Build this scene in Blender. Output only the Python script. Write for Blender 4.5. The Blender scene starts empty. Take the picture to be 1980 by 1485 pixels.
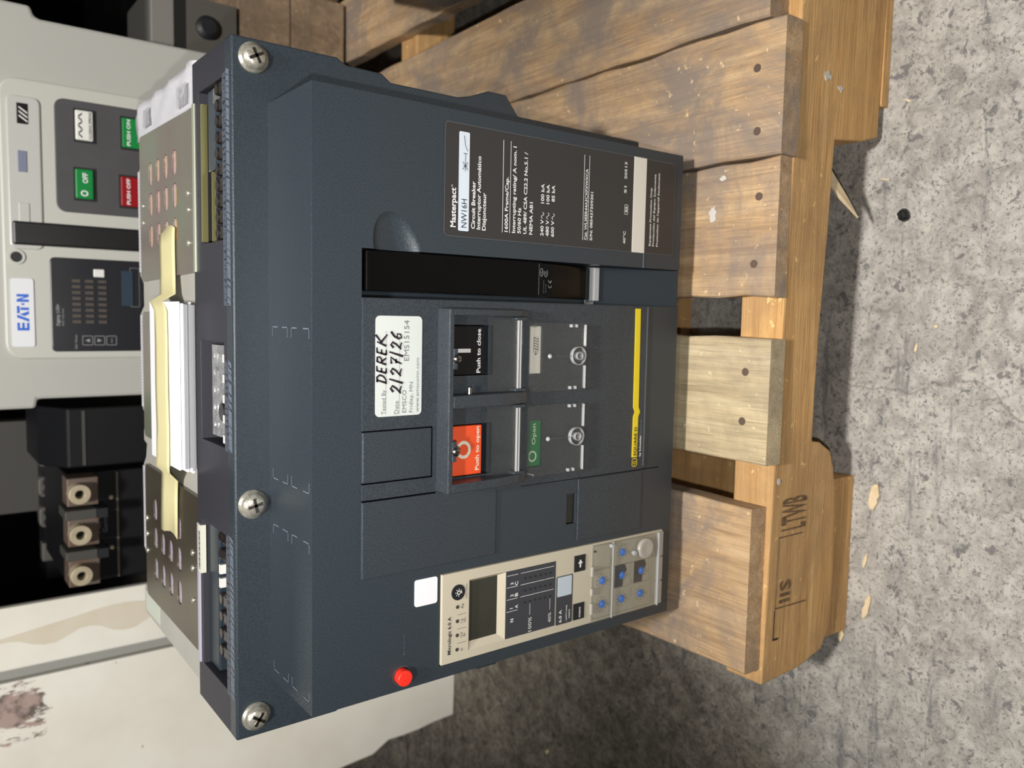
import bpy, bmesh, math, random
from mathutils import Vector, Matrix
random.seed(7)
S = bpy.context.scene
FLOOR_Z = -0.157
COL = S.collection
# ------------------------------------------------------------------ camera
cd = bpy.data.cameras.new('camera'); cam = bpy.data.objects.new('camera', cd); COL.objects.link(cam)
cam.location = (0.0524, -0.4169, 0.4752)
cam.rotation_euler = (-0.0571, 0.9204, -1.5387)
cd.sensor_width = 36; cd.sensor_fit = 'HORIZONTAL'; cd.lens = 1569.0/1980*36
cd.clip_start = 0.02; cd.clip_end = 50
cd.dof.use_dof = True; cd.dof.focus_distance = 0.50; cd.dof.aperture_fstop = 9
S.camera = cam
# ------------------------------------------------------------------ world, lights, exposure
W = bpy.data.worlds.new('world'); S.world = W; W.use_nodes = True
W.node_tree.nodes['Background'].inputs[0].default_value = (0.75, 0.85, 1.0, 1)
W.node_tree.nodes['Background'].inputs[1].default_value = 0.018
S.view_settings.view_transform = 'Standard'
try: S.view_settings.look = 'None'
except Exception: pass
S.view_settings.gamma = 1; S.view_settings.use_curve_mapping = False
S.view_settings.exposure = 0.0
def area(name, loc, tgt, size, power, color, sy=None):
    l = bpy.data.lights.new(name, 'AREA'); l.shape = 'RECTANGLE' if sy else 'DISK'
    l.size = size; l.energy = power; l.color = color
    if sy: l.size_y = sy
    o = bpy.data.objects.new(name, l); COL.objects.link(o); o.location = loc
    d = Vector(tgt)-Vector(loc); o.rotation_euler = d.to_track_quat('-Z', 'Y').to_euler()
    return o
# the phone's own lamp, beside its lens
pl = bpy.data.lights.new('phone_lamp', 'POINT'); pl.energy = 6.6; pl.shadow_soft_size = 0.004; pl.color = (1.0, 0.97, 0.92)
po = bpy.data.objects.new('phone_lamp', pl); COL.objects.link(po); po.location = (0.022, -0.424, 0.480)
# the hall's shaded lamp over the aisle in front of the pallet
hl = bpy.data.lights.new('hall_lamp', 'SPOT'); hl.energy = 170; hl.color = (1.0, 0.955, 0.89); hl.shadow_soft_size = 0.07
hl.spot_size = math.radians(43); hl.spot_blend = 1.0
ho = bpy.data.objects.new('hall_lamp', hl); COL.objects.link(ho); ho.location = (0.14, -0.42, 1.75)
ho.rotation_euler = (Vector((0.09, -0.36, FLOOR_Z))-Vector(ho.location)).to_track_quat('-Z', 'Y').to_euler()

# added fill spot behind the camera, brightens the equipment at the back
h2 = bpy.data.lights.new('background_fill', 'SPOT'); h2.energy = 400; h2.color = (1.0, 0.965, 0.91); h2.shadow_soft_size = 0.15
h2.spot_size = math.radians(28); h2.spot_blend = 0.3
h3 = bpy.data.objects.new('background_fill', h2); COL.objects.link(h3); h3.location = (0.0, -1.55, 2.45)
h3.rotation_euler = (Vector((-0.02, 0.90, 0.20))-Vector(h3.location)).to_track_quat('-Z', 'Y').to_euler()

# ------------------------------------------------------------------ materials
MATS = {}
def mat(name, col, rough=0.5, metal=0.0, noise=None, bump=None, spec=None, var=None):
    """noise=(scale, amount, colour2) ; bump=(scale, strength)"""
    m = bpy.data.materials.new(name); m.use_nodes = True; nt = m.node_tree
    b = nt.nodes['Principled BSDF']; b.inputs['Base Color'].default_value = (*col, 1)
    b.inputs['Roughness'].default_value = rough; b.inputs['Metallic'].default_value = metal
    if spec is not None: b.inputs['Specular IOR Level'].default_value = spec
    tc = nt.nodes.new('ShaderNodeTexCoord')
    if noise:
        n = nt.nodes.new('ShaderNodeTexNoise'); n.inputs['Scale'].default_value = noise[0]; n.inputs['Detail'].default_value = 6
        nt.links.new(tc.outputs['Object'], n.inputs['Vector'])
        r = nt.nodes.new('ShaderNodeValToRGB'); r.color_ramp.elements[0].position = 0.5-noise[1]; r.color_ramp.elements[1].position = 0.5+noise[1]
        r.color_ramp.elements[0].color = (*noise[2], 1); r.color_ramp.elements[1].color = (*col, 1)
        nt.links.new(n.outputs['Fac'], r.inputs['Fac']); nt.links.new(r.outputs['Color'], b.inputs['Base Color'])
    if bump:
        n2 = nt.nodes.new('ShaderNodeTexNoise'); n2.inputs['Scale'].default_value = bump[0]; n2.inputs['Detail'].default_value = 3
        nt.links.new(tc.outputs['Object'], n2.inputs['Vector'])
        bp = nt.nodes.new('ShaderNodeBump'); bp.inputs['Strength'].default_value = bump[1]; bp.inputs['Distance'].default_value = 0.0004
        nt.links.new(n2.outputs['Fac'], bp.inputs['Height']); nt.links.new(bp.outputs['Normal'], b.inputs['Normal'])
    MATS[name] = m
    return m
class NT:
    def __init__(s, name, rough=0.6):
        s.m = bpy.data.materials.new(name); s.m.use_nodes = True; s.t = s.m.node_tree; s.b = s.t.nodes['Principled BSDF']
        s.b.inputs['Roughness'].default_value = rough
        s.tc = s.t.nodes.new('ShaderNodeTexCoord'); MATS[name] = s.m
    def n(s, typ, **k):
        x = s.t.nodes.new(typ)
        for a, v in k.items():
            if a in x.inputs: x.inputs[a].default_value = v
            else: setattr(x, a, v)
        return x
    def l(s, a, b): s.t.links.new(a, b)
    def mapping(s, scale, rot=(0,0,0), src='Object', loc=(0,0,0)):
        m = s.n('ShaderNodeMapping'); m.inputs['Scale'].default_value = scale; m.inputs['Rotation'].default_value = rot; m.inputs['Location'].default_value = loc
        s.l(s.tc.outputs[src], m.inputs['Vector']); return m
    def noise(s, vec, scale, detail=6, rough=0.6, dist=0):
        n = s.n('ShaderNodeTexNoise'); n.inputs['Scale'].default_value = scale; n.inputs['Detail'].default_value = detail
        n.inputs['Roughness'].default_value = rough; n.inputs['Distortion'].default_value = dist; s.l(vec, n.inputs['Vector']); return n.outputs['Fac']
    def ramp(s, fac, stops):
        r = s.n('ShaderNodeValToRGB'); e = r.color_ramp.elements
        while len(e) < len(stops): e.new(0.5)
        for i, (p, c) in enumerate(stops): e[i].position = p; e[i].color = (*c, 1) if len(c) == 3 else c
        s.l(fac, r.inputs['Fac']); return r.outputs['Color']
    def mix(s, fac, a, b, typ='MIX'):
        m = s.n('ShaderNodeMix', data_type='RGBA', blend_type=typ)
        for i, v in ((0, fac), (6, a), (7, b)):
            if hasattr(v, 'is_output') or isinstance(v, bpy.types.NodeSocket): s.l(v, m.inputs[i])
            elif i == 0: m.inputs[0].default_value = v
            else: m.inputs[i].default_value = (*v, 1)
        return m.outputs[2]
    def bump(s, h, strength=0.4, dist=0.001):
        b = s.n('ShaderNodeBump'); b.inputs['Strength'].default_value = strength; b.inputs['Distance'].default_value = dist
        s.l(h, b.inputs['Height']); s.l(b.outputs['Normal'], s.b.inputs['Normal'])
def g(v): return (v, v, v)
def wood(name, grain, c_light, c_mid, c_dark, dirt=(0.09, 0.065, 0.05), dirt_amt=0.55, rough=0.75, dscale=9):
    """grain: axis the fibres run along"""
    w = NT(name, rough)
    oi = w.n('ShaderNodeObjectInfo'); add = w.n('ShaderNodeVectorMath', operation='ADD')
    sc = w.n('ShaderNodeMath', operation='MULTIPLY'); sc.inputs[1].default_value = 37.0
    w.l(oi.outputs['Random'], sc.inputs[0]); w.l(w.tc.outputs['Object'], add.inputs[0]); w.l(sc.outputs[0], add.inputs[1])
    s1 = [420, 420, 420]; s1['xyz'.index(grain)] = 14
    mp = w.n('ShaderNodeMapping'); mp.inputs['Scale'].default_value = s1; w.l(add.outputs[0], mp.inputs['Vector'])
    fine = w.noise(mp.outputs[0], 1.6, 5, 0.65, 0.4)
    s2 = [44, 44, 44]; s2['xyz'.index(grain)] = 3.0
    mp2 = w.n('ShaderNodeMapping'); mp2.inputs['Scale'].default_value = s2; w.l(add.outputs[0], mp2.inputs['Vector'])
    band = w.noise(mp2.outputs[0], 1.5, 3, 0.5, 1.2)
    base = w.ramp(band, [(0.30, c_dark), (0.52, c_mid), (0.72, c_light)])
    f2 = w.ramp(fine, [(0.28, g(0.55)), (0.50, g(0.92)), (0.75, g(1.1))])
    col = w.mix(1.0, base, f2, 'MULTIPLY')
    dn = w.noise(add.outputs[0], dscale, 8, 0.72, 0.6)
    dm = w.ramp(dn, [(0.40, g(0.0)), (0.60, g(dirt_amt))])
    col = w.mix(dm, col, dirt)
    sp = w.noise(add.outputs[0], 140, 3, 0.6); sm = w.ramp(sp, [(0.66, g(0)), (0.72, g(0.6))])
    col = w.mix(sm, col, tuple(min(1, c*1.5) for c in c_light))
    w.l(col, w.b.inputs['Base Color']); w.bump(fine, 0.6, 0.0012)
    return w.m
plastic = mat('blue_grey_plastic', (0.039, 0.051, 0.063), 0.31, 0, (1100, 0.16, (0.026, 0.035, 0.045)), (1500, 0.5))
gapm = mat('gap_black', (0.002, 0.002, 0.003), 0.8, spec=0.0)
panelp = mat('blue_grey_plastic_panel', (0.047, 0.057, 0.069), 0.33, 0, (1300, 0.14, (0.026, 0.034, 0.044)), (1700, 0.6))
body = mat('dark_body_plastic', (0.034, 0.034, 0.044), 0.5, 0, None, (900, 0.3))
darkp = mat('near_black_plastic', (0.012, 0.013, 0.016), 0.5)
slotp = mat('slot_plastic', (0.022, 0.032, 0.043), 0.35)
gloss = mat('gloss_black', (0.003, 0.003, 0.003), 0.12, 0, None, (300, 0.05), spec=0.10)
blk = mat('button_black', (0.004, 0.004, 0.0045), 0.25, spec=0.3)
black_ink = mat('black_ink', (0.015, 0.014, 0.018), 0.7)
name_m = mat('nameplate_film', (0.036, 0.034, 0.034), 0.35)
white_ink = mat('white_ink', (0.80, 0.80, 0.80), 0.5)
grey_ink = mat('grey_ink', (0.17, 0.21, 0.27), 0.6)
dim_ink = mat('dim_ink', (0.16, 0.19, 0.23), 0.6)
line_ink = mat('line_ink', (0.30, 0.30, 0.31), 0.5)
lightblue = mat('pale_blue_film', (0.66, 0.74, 0.84), 0.45)
cream = mat('cream_film', (0.78, 0.75, 0.68), 0.5)
stick_m = mat('sticker_paper', (0.62, 0.66, 0.64), 0.35)
red_m = mat('red_orange', (0.90, 0.10, 0.025), 0.35)
redb = mat('red_push', (0.90, 0.035, 0.02), 0.35)
green_m = mat('green_flag', (0.012, 0.16, 0.055), 0.4)
beige = mat('beige_plastic', (0.56, 0.51, 0.40), 0.45)
beige2 = mat('beige_dial_plate', (0.47, 0.44, 0.36), 0.45)
navy = mat('navy_film', (0.045, 0.048, 0.058), 0.4)
lcd = mat('lcd', (0.045, 0.045, 0.032), 0.12, 0, (30, 0.3, (0.03, 0.03, 0.022)))
blue_m = mat('blue_dial', (0.045, 0.20, 0.70), 0.4)
yel = mat('yellow_film', (0.85, 0.66, 0.02), 0.4)
steel = mat('zinc_steel', (0.66, 0.64, 0.55), 0.30, 0.65, (300, 0.15, (0.42, 0.40, 0.34)), (500, 0.6))
darksteel = mat('dark_steel', (0.30, 0.27, 0.25), 0.3, 1.0)
galv = mat('galvanised', (0.75, 0.76, 0.76), 0.35, 0.8, (160, 0.15, (0.45, 0.46, 0.47)), (400, 0.5))
brass = mat('brass_strip', (0.75, 0.70, 0.32), 0.3, 0.9)
bronze = mat('chromate_plate', (0.27, 0.30, 0.22), 0.33, 0.45, (11, 0.16, (0.28, 0.21, 0.20)), (900, 0.15))
bronze2 = mat('chromate_plate_dark', (0.17, 0.155, 0.105), 0.35, 0.6, (14, 0.25, (0.11, 0.09, 0.075)), (900, 0.15))
copper = mat('copper_louvre', (0.62, 0.36, 0.34), 0.4, 0.2, (900, 0.1, (0.75, 0.60, 0.62)))
blueslot = mat('blue_louvre', (0.55, 0.58, 0.78), 0.4, 0.1, (500, 0.1, (0.45, 0.30, 0.32)))
pinkl = mat('gold_louvre', (0.68, 0.48, 0.17), 0.4, 0, (900, 0.1, (0.55, 0.28, 0.12)))
blueslot2 = mat('mauve_louvre', (0.42, 0.34, 0.40), 0.4)
mould = mat('grey_beige_moulding', (0.46, 0.45, 0.41), 0.5, 0, (20, 0.3, (0.40, 0.39, 0.36)), (600, 0.2))
paper = mat('white_paper', (0.88, 0.89, 0.93), 0.8)
labelw = mat('white_label', (0.64, 0.64, 0.69), 0.6)
labelold = mat('old_label', (0.56, 0.60, 0.52), 0.6)
redstripe = mat('red_stripe', (0.55, 0.12, 0.10), 0.6)
tape = mat('masking_tape', (0.80, 0.74, 0.42), 0.7, 0, (40, 0.3, (0.76, 0.69, 0.38)), (500, 0.3))
term_m = mat('terminal_brown', (0.016, 0.013, 0.013), 0.25, 0, None, (400, 0.4))
eat = mat('light_grey_casing', (0.44, 0.44, 0.41), 0.5, 0, (4, 0.4, (0.40, 0.40, 0.375)), (500, 0.1))
eat2 = mat('light_grey_bezel', (0.50, 0.50, 0.46), 0.45)
eatdark = mat('charcoal_panel', (0.075, 0.075, 0.080), 0.5, 0, (25, 0.25, (0.06, 0.06, 0.064)))
eatwin = mat('frosted_window', (0.50, 0.50, 0.48), 0.22)
trip_m = mat('trip_panel', (0.018, 0.019, 0.024), 0.3)
egreen = mat('green_button', (0.01, 0.22, 0.05), 0.3)
ered = mat('dark_red_button', (0.28, 0.008, 0.012), 0.3)
ewhite = mat('white_flag', (0.75, 0.75, 0.72), 0.35)
eblue = mat('blue_letters', (0.02, 0.12, 0.60), 0.4)
farblack = mat('far_black', (0.004, 0.004, 0.004), 0.8)
fblack2 = mat('black_moulding', (0.0055, 0.006, 0.0075), 0.5, spec=0.3)
lugm = mat('tin_lug', (0.52, 0.46, 0.32), 0.45, 0.2, (60, 0.3, (0.38, 0.31, 0.22)))
lugd = mat('dull_lug', (0.10, 0.095, 0.088), 0.5, 0.2)
copd = mat('dull_copper', (0.13, 0.07, 0.045), 0.5, 0.3, (50, 0.3, (0.16, 0.14, 0.12)))
greyp = mat('far_grey_panel', (0.055, 0.053, 0.048), 0.6)
chipm = mat('pale_wood_chip', (0.75, 0.62, 0.42), 0.8, 0, (200, 0.3, (0.60, 0.46, 0.28)))
clear = NT('clear_plastic', 0.08).m
def clear_setup(m):
    nt = m.node_tree; out = nt.nodes['Material Output']
    gl = nt.nodes.new('ShaderNodeBsdfGlossy'); gl.inputs['Roughness'].default_value = 0.08
    tr = nt.nodes.new('ShaderNodeBsdfTransparent'); tr.inputs['Color'].default_value = (0.94, 0.94, 0.93, 1)
    lw = nt.nodes.new('ShaderNodeLayerWeight'); pw = nt.nodes.new('ShaderNodeMath'); pw.operation = 'POWER'; pw.inputs[1].default_value = 4.0
    fr = nt.nodes.new('ShaderNodeMath'); fr.operation = 'MULTIPLY_ADD'; fr.inputs[1].default_value = 0.5; fr.inputs[2].default_value = 0.025
    nt.links.new(lw.outputs['Facing'], pw.inputs[0]); nt.links.new(pw.outputs[0], fr.inputs[0])
    df = nt.nodes.new('ShaderNodeBsdfDiffuse'); df.inputs['Color'].default_value = (0.8, 0.8, 0.8, 1)
    mx = nt.nodes.new('ShaderNodeMixShader'); mx2 = nt.nodes.new('ShaderNodeMixShader'); mx2.inputs[0].default_value = 0.010
    nt.links.new(fr.outputs[0], mx.inputs[0]); nt.links.new(tr.outputs[0], mx.inputs[1]); nt.links.new(gl.outputs[0], mx.inputs[2])
    nt.links.new(mx.outputs[0], mx2.inputs[1]); nt.links.new(df.outputs[0], mx2.inputs[2])
    nt.links.new(mx2.outputs[0], out.inputs['Surface'])
clear_setup(clear)
clear_edge = mat('clear_plastic_edge', (0.42, 0.43, 0.45), 0.12)
# old pallet timber
nailm = mat('rusty_nail', (0.16, 0.11, 0.085), 0.5, 0.4)
wood_top = wood('pallet_deck_wood', 'y', (0.68, 0.48, 0.28), (0.57, 0.38, 0.21), (0.44, 0.28, 0.15), dirt=(0.24, 0.20, 0.175), dirt_amt=0.85, dscale=13)
wood_pale = wood('pallet_pale_wood', 'y', (0.72, 0.60, 0.39), (0.62, 0.50, 0.31), (0.48, 0.38, 0.23), dirt=(0.28, 0.23, 0.17), dirt_amt=0.55)
wood_str = wood('pallet_stringer_wood', 'x', (0.78, 0.49, 0.21), (0.70, 0.41, 0.16), (0.56, 0.31, 0.11), dirt=(0.38, 0.23, 0.11), dirt_amt=0.55)
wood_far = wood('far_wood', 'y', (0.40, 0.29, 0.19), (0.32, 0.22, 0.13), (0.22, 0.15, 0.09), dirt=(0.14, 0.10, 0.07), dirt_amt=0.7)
# concrete
def concrete():
    w = NT('worn_concrete', 0.75); o = w.tc.outputs['Object']
    big = w.noise(o, 4.0, 5, 0.6, 0.3); mid = w.noise(o, 60, 9, 0.78, 0.5); fine = w.noise(o, 380, 4, 0.7)
    base = w.ramp(mid, [(0.32, (0.12, 0.115, 0.105)), (0.46, (0.30, 0.285, 0.26)), (0.60, (0.50, 0.48, 0.44))])
    col = w.mix(0.35, base, w.ramp(big, [(0.35, (0.24, 0.23, 0.215)), (0.6, (0.46, 0.44, 0.41))]))
    # dark oily specks and drag marks
    sp = w.ramp(fine, [(0.36, g(0.9)), (0.46, g(0))]); col = w.mix(sp, col, (0.15, 0.14, 0.13))
    vo = w.noise(o, 105, 5, 0.65, 0.4); vm = w.ramp(vo, [(0.36, g(0.85)), (0.41, g(0))]); col = w.mix(vm, col, (0.125, 0.12, 0.125))
    mp = w.mapping((9, 60, 9), (0, 0, 0.08)); st = w.noise(mp.outputs[0], 1.2, 6, 0.7, 0.3)
    sm = w.ramp(st, [(0.58, g(0)), (0.68, g(0.75))]); col = w.mix(sm, col, (0.13, 0.13, 0.14))
    # dark stain plus light falloff, both in the slab's colour left of the pallet
    sep = w.n('ShaderNodeSeparateXYZ'); w.l(o, sep.inputs[0])
    nn = w.noise(o, 6, 5, 0.6); sub = w.n('ShaderNodeMath', operation='MULTIPLY_ADD'); sub.inputs[1].default_value = 0.35
    w.l(nn, sub.inputs[0]); w.l(sep.outputs[0], sub.inputs[2])
    sy = w.n('ShaderNodeMath', operation='MULTIPLY_ADD'); sy.inputs[1].default_value = -0.55; w.l(sep.outputs[1], sy.inputs[0]); w.l(sub.outputs[0], sy.inputs[2])
    gm = w.ramp(sy.outputs[0], [(0.0, g(1)), (0.09, g(0))])
    mr = w.n('ShaderNodeMapRange'); mr.inputs[1].default_value = -0.22; mr.inputs[2].default_value = -0.06; mr.inputs[3].default_value = 1; mr.inputs[4].default_value = 0
    w.l(sy.outputs[0], mr.inputs[0])
    gr = w.mix(1.0, col, w.ramp(mid, [(0.35, (0.26, 0.235, 0.205)), (0.62, (0.52, 0.48, 0.42))]), 'MULTIPLY')
    col = w.mix(mr.outputs[0], col, gr)
    # long hairline cracks
    vr = w.n('ShaderNodeTexVoronoi', feature='DISTANCE_TO_EDGE'); vr.inputs['Scale'].default_value = 2.1
    mp3 = w.mapping((1, 1, 1)); dn = w.noise(o, 12, 3, 0.5); ad = w.n('ShaderNodeVectorMath', operation='MULTIPLY_ADD'); ad.inputs[1].default_value = (0.12, 0.12, 0)
    w.l(dn, ad.inputs[0]); w.l(mp3.outputs[0], ad.inputs[2]); w.l(ad.outputs[0], vr.inputs['Vector'])
    ck = w.ramp(vr.outputs['Distance'], [(0.0, g(0.45)), (0.0035, g(0))]); col = w.mix(ck, col, (0.07, 0.065, 0.06))
    w.l(col, w.b.inputs['Base Color']); w.bump(mid, 0.35, 0.0015); return w.m
conc = concrete()
def painted():
    w = NT('chipped_cream_paint', 0.45); o = w.tc.outputs['Object']
    n = w.noise(o, 5, 5, 0.6); col = w.ramp(n, [(0.35, (0.70, 0.67, 0.59)), (0.6, (0.80, 0.78, 0.71))])
    sp = w.noise(o, 55, 3, 0.6); col = w.mix(w.ramp(sp, [(0.255, g(0.9)), (0.29, g(0))]), col, (0.22, 0.18, 0.13))
    # pinkish-brown bare patches where the paint has flaked away
    mp = w.mapping((22, 22, 9)); pn = w.noise(mp.outputs[0], 1.3, 8, 0.75, 0.5)
    ge = w.n('ShaderNodeSeparateXYZ'); w.l(o, ge.inputs[0])
    d = w.n('ShaderNodeVectorMath', operation='DISTANCE'); d.inputs[1].default_value = (0.082, 0.0, 0.548)
    cm = w.n('ShaderNodeCombineXYZ'); w.l(ge.outputs[0], cm.inputs[0]); w.l(ge.outputs[2], cm.inputs[2]); w.l(cm.outputs[0], d.inputs[0])
    ar = w.n('ShaderNodeMapRange'); ar.inputs[1].default_value = 0.0; ar.inputs[2].default_value = 0.055; ar.inputs[3].default_value = 0.42; ar.inputs[4].default_value = 0.0
    w.l(d.outputs['Value'], ar.inputs[0]); ad = w.n('ShaderNodeMath', operation='ADD'); w.l(pn, ad.inputs[0]); w.l(ar.outputs[0], ad.inputs[1])
    col = w.mix(w.ramp(ad.outputs[0], [(0.70, g(0)), (0.73, g(0.9))]), col, w.ramp(sp, [(0.42, (0.07, 0.045, 0.04)), (0.56, (0.36, 0.25, 0.22))]))
    w.l(col, w.b.inputs['Base Color']); w.bump(pn, 0.1, 0.001); return w.m
cabpaint = painted()
tanstain = mat('tan_glue_stain', (0.62, 0.55, 0.43), 0.6, 0, (30, 0.3, (0.68, 0.63, 0.53)))
trimg = mat('grey_trim', (0.30, 0.30, 0.28), 0.4)

# ------------------------------------------------------------------ mesh helpers (metres, world axes; children are stored relative to their thing)
ORG = {}
def link(name, me, m, parent=None, bev=0.0, kind=None, label=None, smooth=False):
    o = bpy.data.objects.new(name, me); COL.objects.link(o)
    if m is not None and not me.materials: me.materials.append(m)
    if parent is not None:
        o.parent = parent; og = ORG.get(parent.name, (0, 0, 0)); ORG[o.name] = og
        me.transform(Matrix.Translation((-og[0], -og[1], -og[2])))
    if bev:
        b = o.modifiers.new('bevel', 'BEVEL'); b.width = bev; b.segments = 2; b.limit_method = 'ANGLE'; b.angle_limit = 0.6
    if smooth:
        for p in me.polygons: p.use_smooth = True
    if kind: o['kind'] = kind
    if label: o['label'] = label
    return o
class MB:
    def __init__(s): s.bm = bmesh.new()
    def box(s, x0, x1, y0, y1, z0, z1):
        x0, x1 = sorted((x0, x1)); y0, y1 = sorted((y0, y1)); z0, z1 = sorted((z0, z1))
        v = [s.bm.verts.new((x, y, z)) for x in (x0, x1) for y in (y0, y1) for z in (z0, z1)]
        for f in ((0,1,3,2), (4,6,7,5), (0,4,5,1), (2,3,7,6), (0,2,6,4), (1,5,7,3)): s.bm.faces.new([v[i] for i in f])
        return s
    def prism(s, pts, a, b, ax='y'):
        """pts in the plane across ax: (x,z) for y, (x,y) for z, (y,z) for x"""
        def P(p, t): return (p[0], t, p[1]) if ax == 'y' else ((p[0], p[1], t) if ax == 'z' else (t, p[0], p[1]))
        A = [s.bm.verts.new(P(p, a)) for p in pts]; B = [s.bm.verts.new(P(p, b)) for p in pts]
        n = len(pts); s.bm.faces.new(A); s.bm.faces.new(B[::-1])
        for i in range(n): s.bm.faces.new((A[i], B[i], B[(i+1) % n], A[(i+1) % n]))
        return s
    def cyl(s, c, r, h, ax='y', seg=20, r2=None):
        r2 = r if r2 is None else r2
        A = []; B = []
        for i in range(seg):
            t = 2*math.pi*i/seg; u, v = math.cos(t), math.sin(t)
            def P(rr, d): return {'y': (c[0]+rr*u, c[1]+d, c[2]+rr*v), 'z': (c[0]+rr*u, c[1]+rr*v, c[2]+d), 'x': (c[0]+d, c[1]+rr*u, c[2]+rr*v)}[ax]
            A.append(s.bm.verts.new(P(r, 0))); B.append(s.bm.verts.new(P(r2, h)))
        s.bm.faces.new(A); s.bm.faces.new(B[::-1])
        for i in range(seg): s.bm.faces.new((A[i], B[i], B[(i+1) % seg], A[(i+1) % seg]))
        return s
    def lathe(s, c, prof, ax='y', seg=28, sgn=-1):
        """prof: (radius, distance along ax*sgn)"""
        rings = []
        for r, d in prof:
            d *= sgn; ring = []
            if r < 1e-7:
                ring = [s.bm.verts.new({'y': (c[0], c[1]+d, c[2]), 'z': (c[0], c[1], c[2]+d), 'x': (c[0]+d, c[1], c[2])}[ax])]
            else:
                for i in range(seg):
                    t = 2*math.pi*i/seg; u, v = r*math.cos(t), r*math.sin(t)
                    ring.append(s.bm.verts.new({'y': (c[0]+u, c[1]+d, c[2]+v), 'z': (c[0]+u, c[1]+v, c[2]+d), 'x': (c[0]+d, c[1]+u, c[2]+v)}[ax]))
            rings.append(ring)
        for a, b in zip(rings, rings[1:]):
            for i in range(seg):
                j = (i+1) % seg
                if len(a) == 1 and len(b) == 1: continue
                if len(b) == 1: s.bm.faces.new((a[i], a[j], b[0]))
                elif len(a) == 1: s.bm.faces.new((a[0], b[j], b[i]))
                else: s.bm.faces.new((a[i], a[j], b[j], b[i]))
        return s
    def ring(s, c, r0, r1, y0, y1, seg=28, sx=1.0):
        R = []
        for (r, y) in ((r0, y0), (r1, y0), (r1, y1), (r0, y1)):
            R.append([s.bm.verts.new((c[0]+sx*r*math.cos(2*math.pi*i/seg), y, c[1]+r*math.sin(2*math.pi*i/seg))) for i in range(seg)])
        for k in range(4):
            a, b = R[k], R[(k+1) % 4]
            for i in range(seg): j = (i+1) % seg; s.bm.faces.new((a[i], a[j], b[j], b[i]))
        return s
    def quad(s, pts): s.bm.faces.new([s.bm.verts.new(p) for p in pts]); return s
    def stroke(s, pts, w, y, w2=None):
        """flat pen line in the XZ plane at depth y"""
        w2 = w if w2 is None else w2; L = []; n = len(pts)
        for i, p in enumerate(pts):
            a = pts[max(0, i-1)]; b = pts[min(n-1, i+1)]; dx, dz = b[0]-a[0], b[1]-a[1]; q = math.hypot(dx, dz) or 1
            ww = (w + (w2-w)*i/max(1, n-1))/2; nx, nz = -dz/q*ww, dx/q*ww
            L.append((s.bm.verts.new((p[0]+nx, y, p[1]+nz)), s.bm.verts.new((p[0]-nx, y, p[1]-nz))))
        for (a, b), (c, d) in zip(L, L[1:]): s.bm.faces.new((a, c, d, b))
        return s
    def tube(s, pts, r, seg=8):
        prev = None
        for i, p in enumerate(pts):
            p = Vector(p); a = Vector(pts[max(0, i-1)]); b = Vector(pts[min(len(pts)-1, i+1)]); t = (b-a).normalized()
            u = t.cross(Vector((0, 0, 1)) if abs(t.z) < 0.9 else Vector((1, 0, 0))).normalized(); v = t.cross(u)
            ring = [s.bm.verts.new(p+u*r*math.cos(2*math.pi*k/seg)+v*r*math.sin(2*math.pi*k/seg)) for k in range(seg)]
            if prev:
                for k in range(seg): j = (k+1) % seg; s.bm.faces.new((prev[k], prev[j], ring[j], ring[k]))
            else: s.bm.faces.new(ring)
            prev = ring
        s.bm.faces.new(prev[::-1]); return s
    def me(s, name='m', recalc=True):
        if recalc: bmesh.ops.recalc_face_normals(s.bm, faces=s.bm.faces)
        m = bpy.data.meshes.new(name); s.bm.to_mesh(m); s.bm.free(); return m
    def build(s, name, m, parent=None, **k): return link(name, s.me(name), m, parent, **k)
def boxes(name, L, m, parent=None, **k):
    return [MB().box(*b).build(name, m, parent, **k) for b in L]
def rrect(x0, x1, z0, z1, r, n=4):
    P = []
    for cx, cz, a in ((x1-r, z1-r, 0), (x0+r, z1-r, 90), (x0+r, z0+r, 180), (x1-r, z0+r, 270)):
        for i in range(n+1):
            t = math.radians(a+90*i/n); P.append((cx+r*math.cos(t), cz+r*math.sin(t)))
    return P
def thing(name, label, cat, loc, group=None):
    o = bpy.data.objects.new(name, None); COL.objects.link(o); o.location = loc; o.empty_display_size = 0.05
    o['label'] = label; o['category'] = cat
    if group: o['group'] = group
    ORG[o.name] = tuple(loc); return o
def tag(o, label, cat, group=None):
    o['label'] = label; o['category'] = cat
    if group: o['group'] = group
    return o
def cut(me_, cutters, name='tmp'):
    """boolean-subtract the cutter meshes and return a plain mesh"""
    o = bpy.data.objects.new(name, me_); COL.objects.link(o); cs = []
    for c in cutters:
        co = bpy.data.objects.new('c', c); COL.objects.link(co); cs.append(co)
        b = o.modifiers.new('b', 'BOOLEAN'); b.operation = 'DIFFERENCE'; b.solver = 'EXACT'; b.object = co
    bpy.context.view_layer.update()
    r = bpy.data.meshes.new_from_object(o.evaluated_get(bpy.context.evaluated_depsgraph_get()))
    for c in cs+[o]: bpy.data.objects.remove(c, do_unlink=True)
    r.materials.clear(); return r
CAP = 0.70
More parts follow.
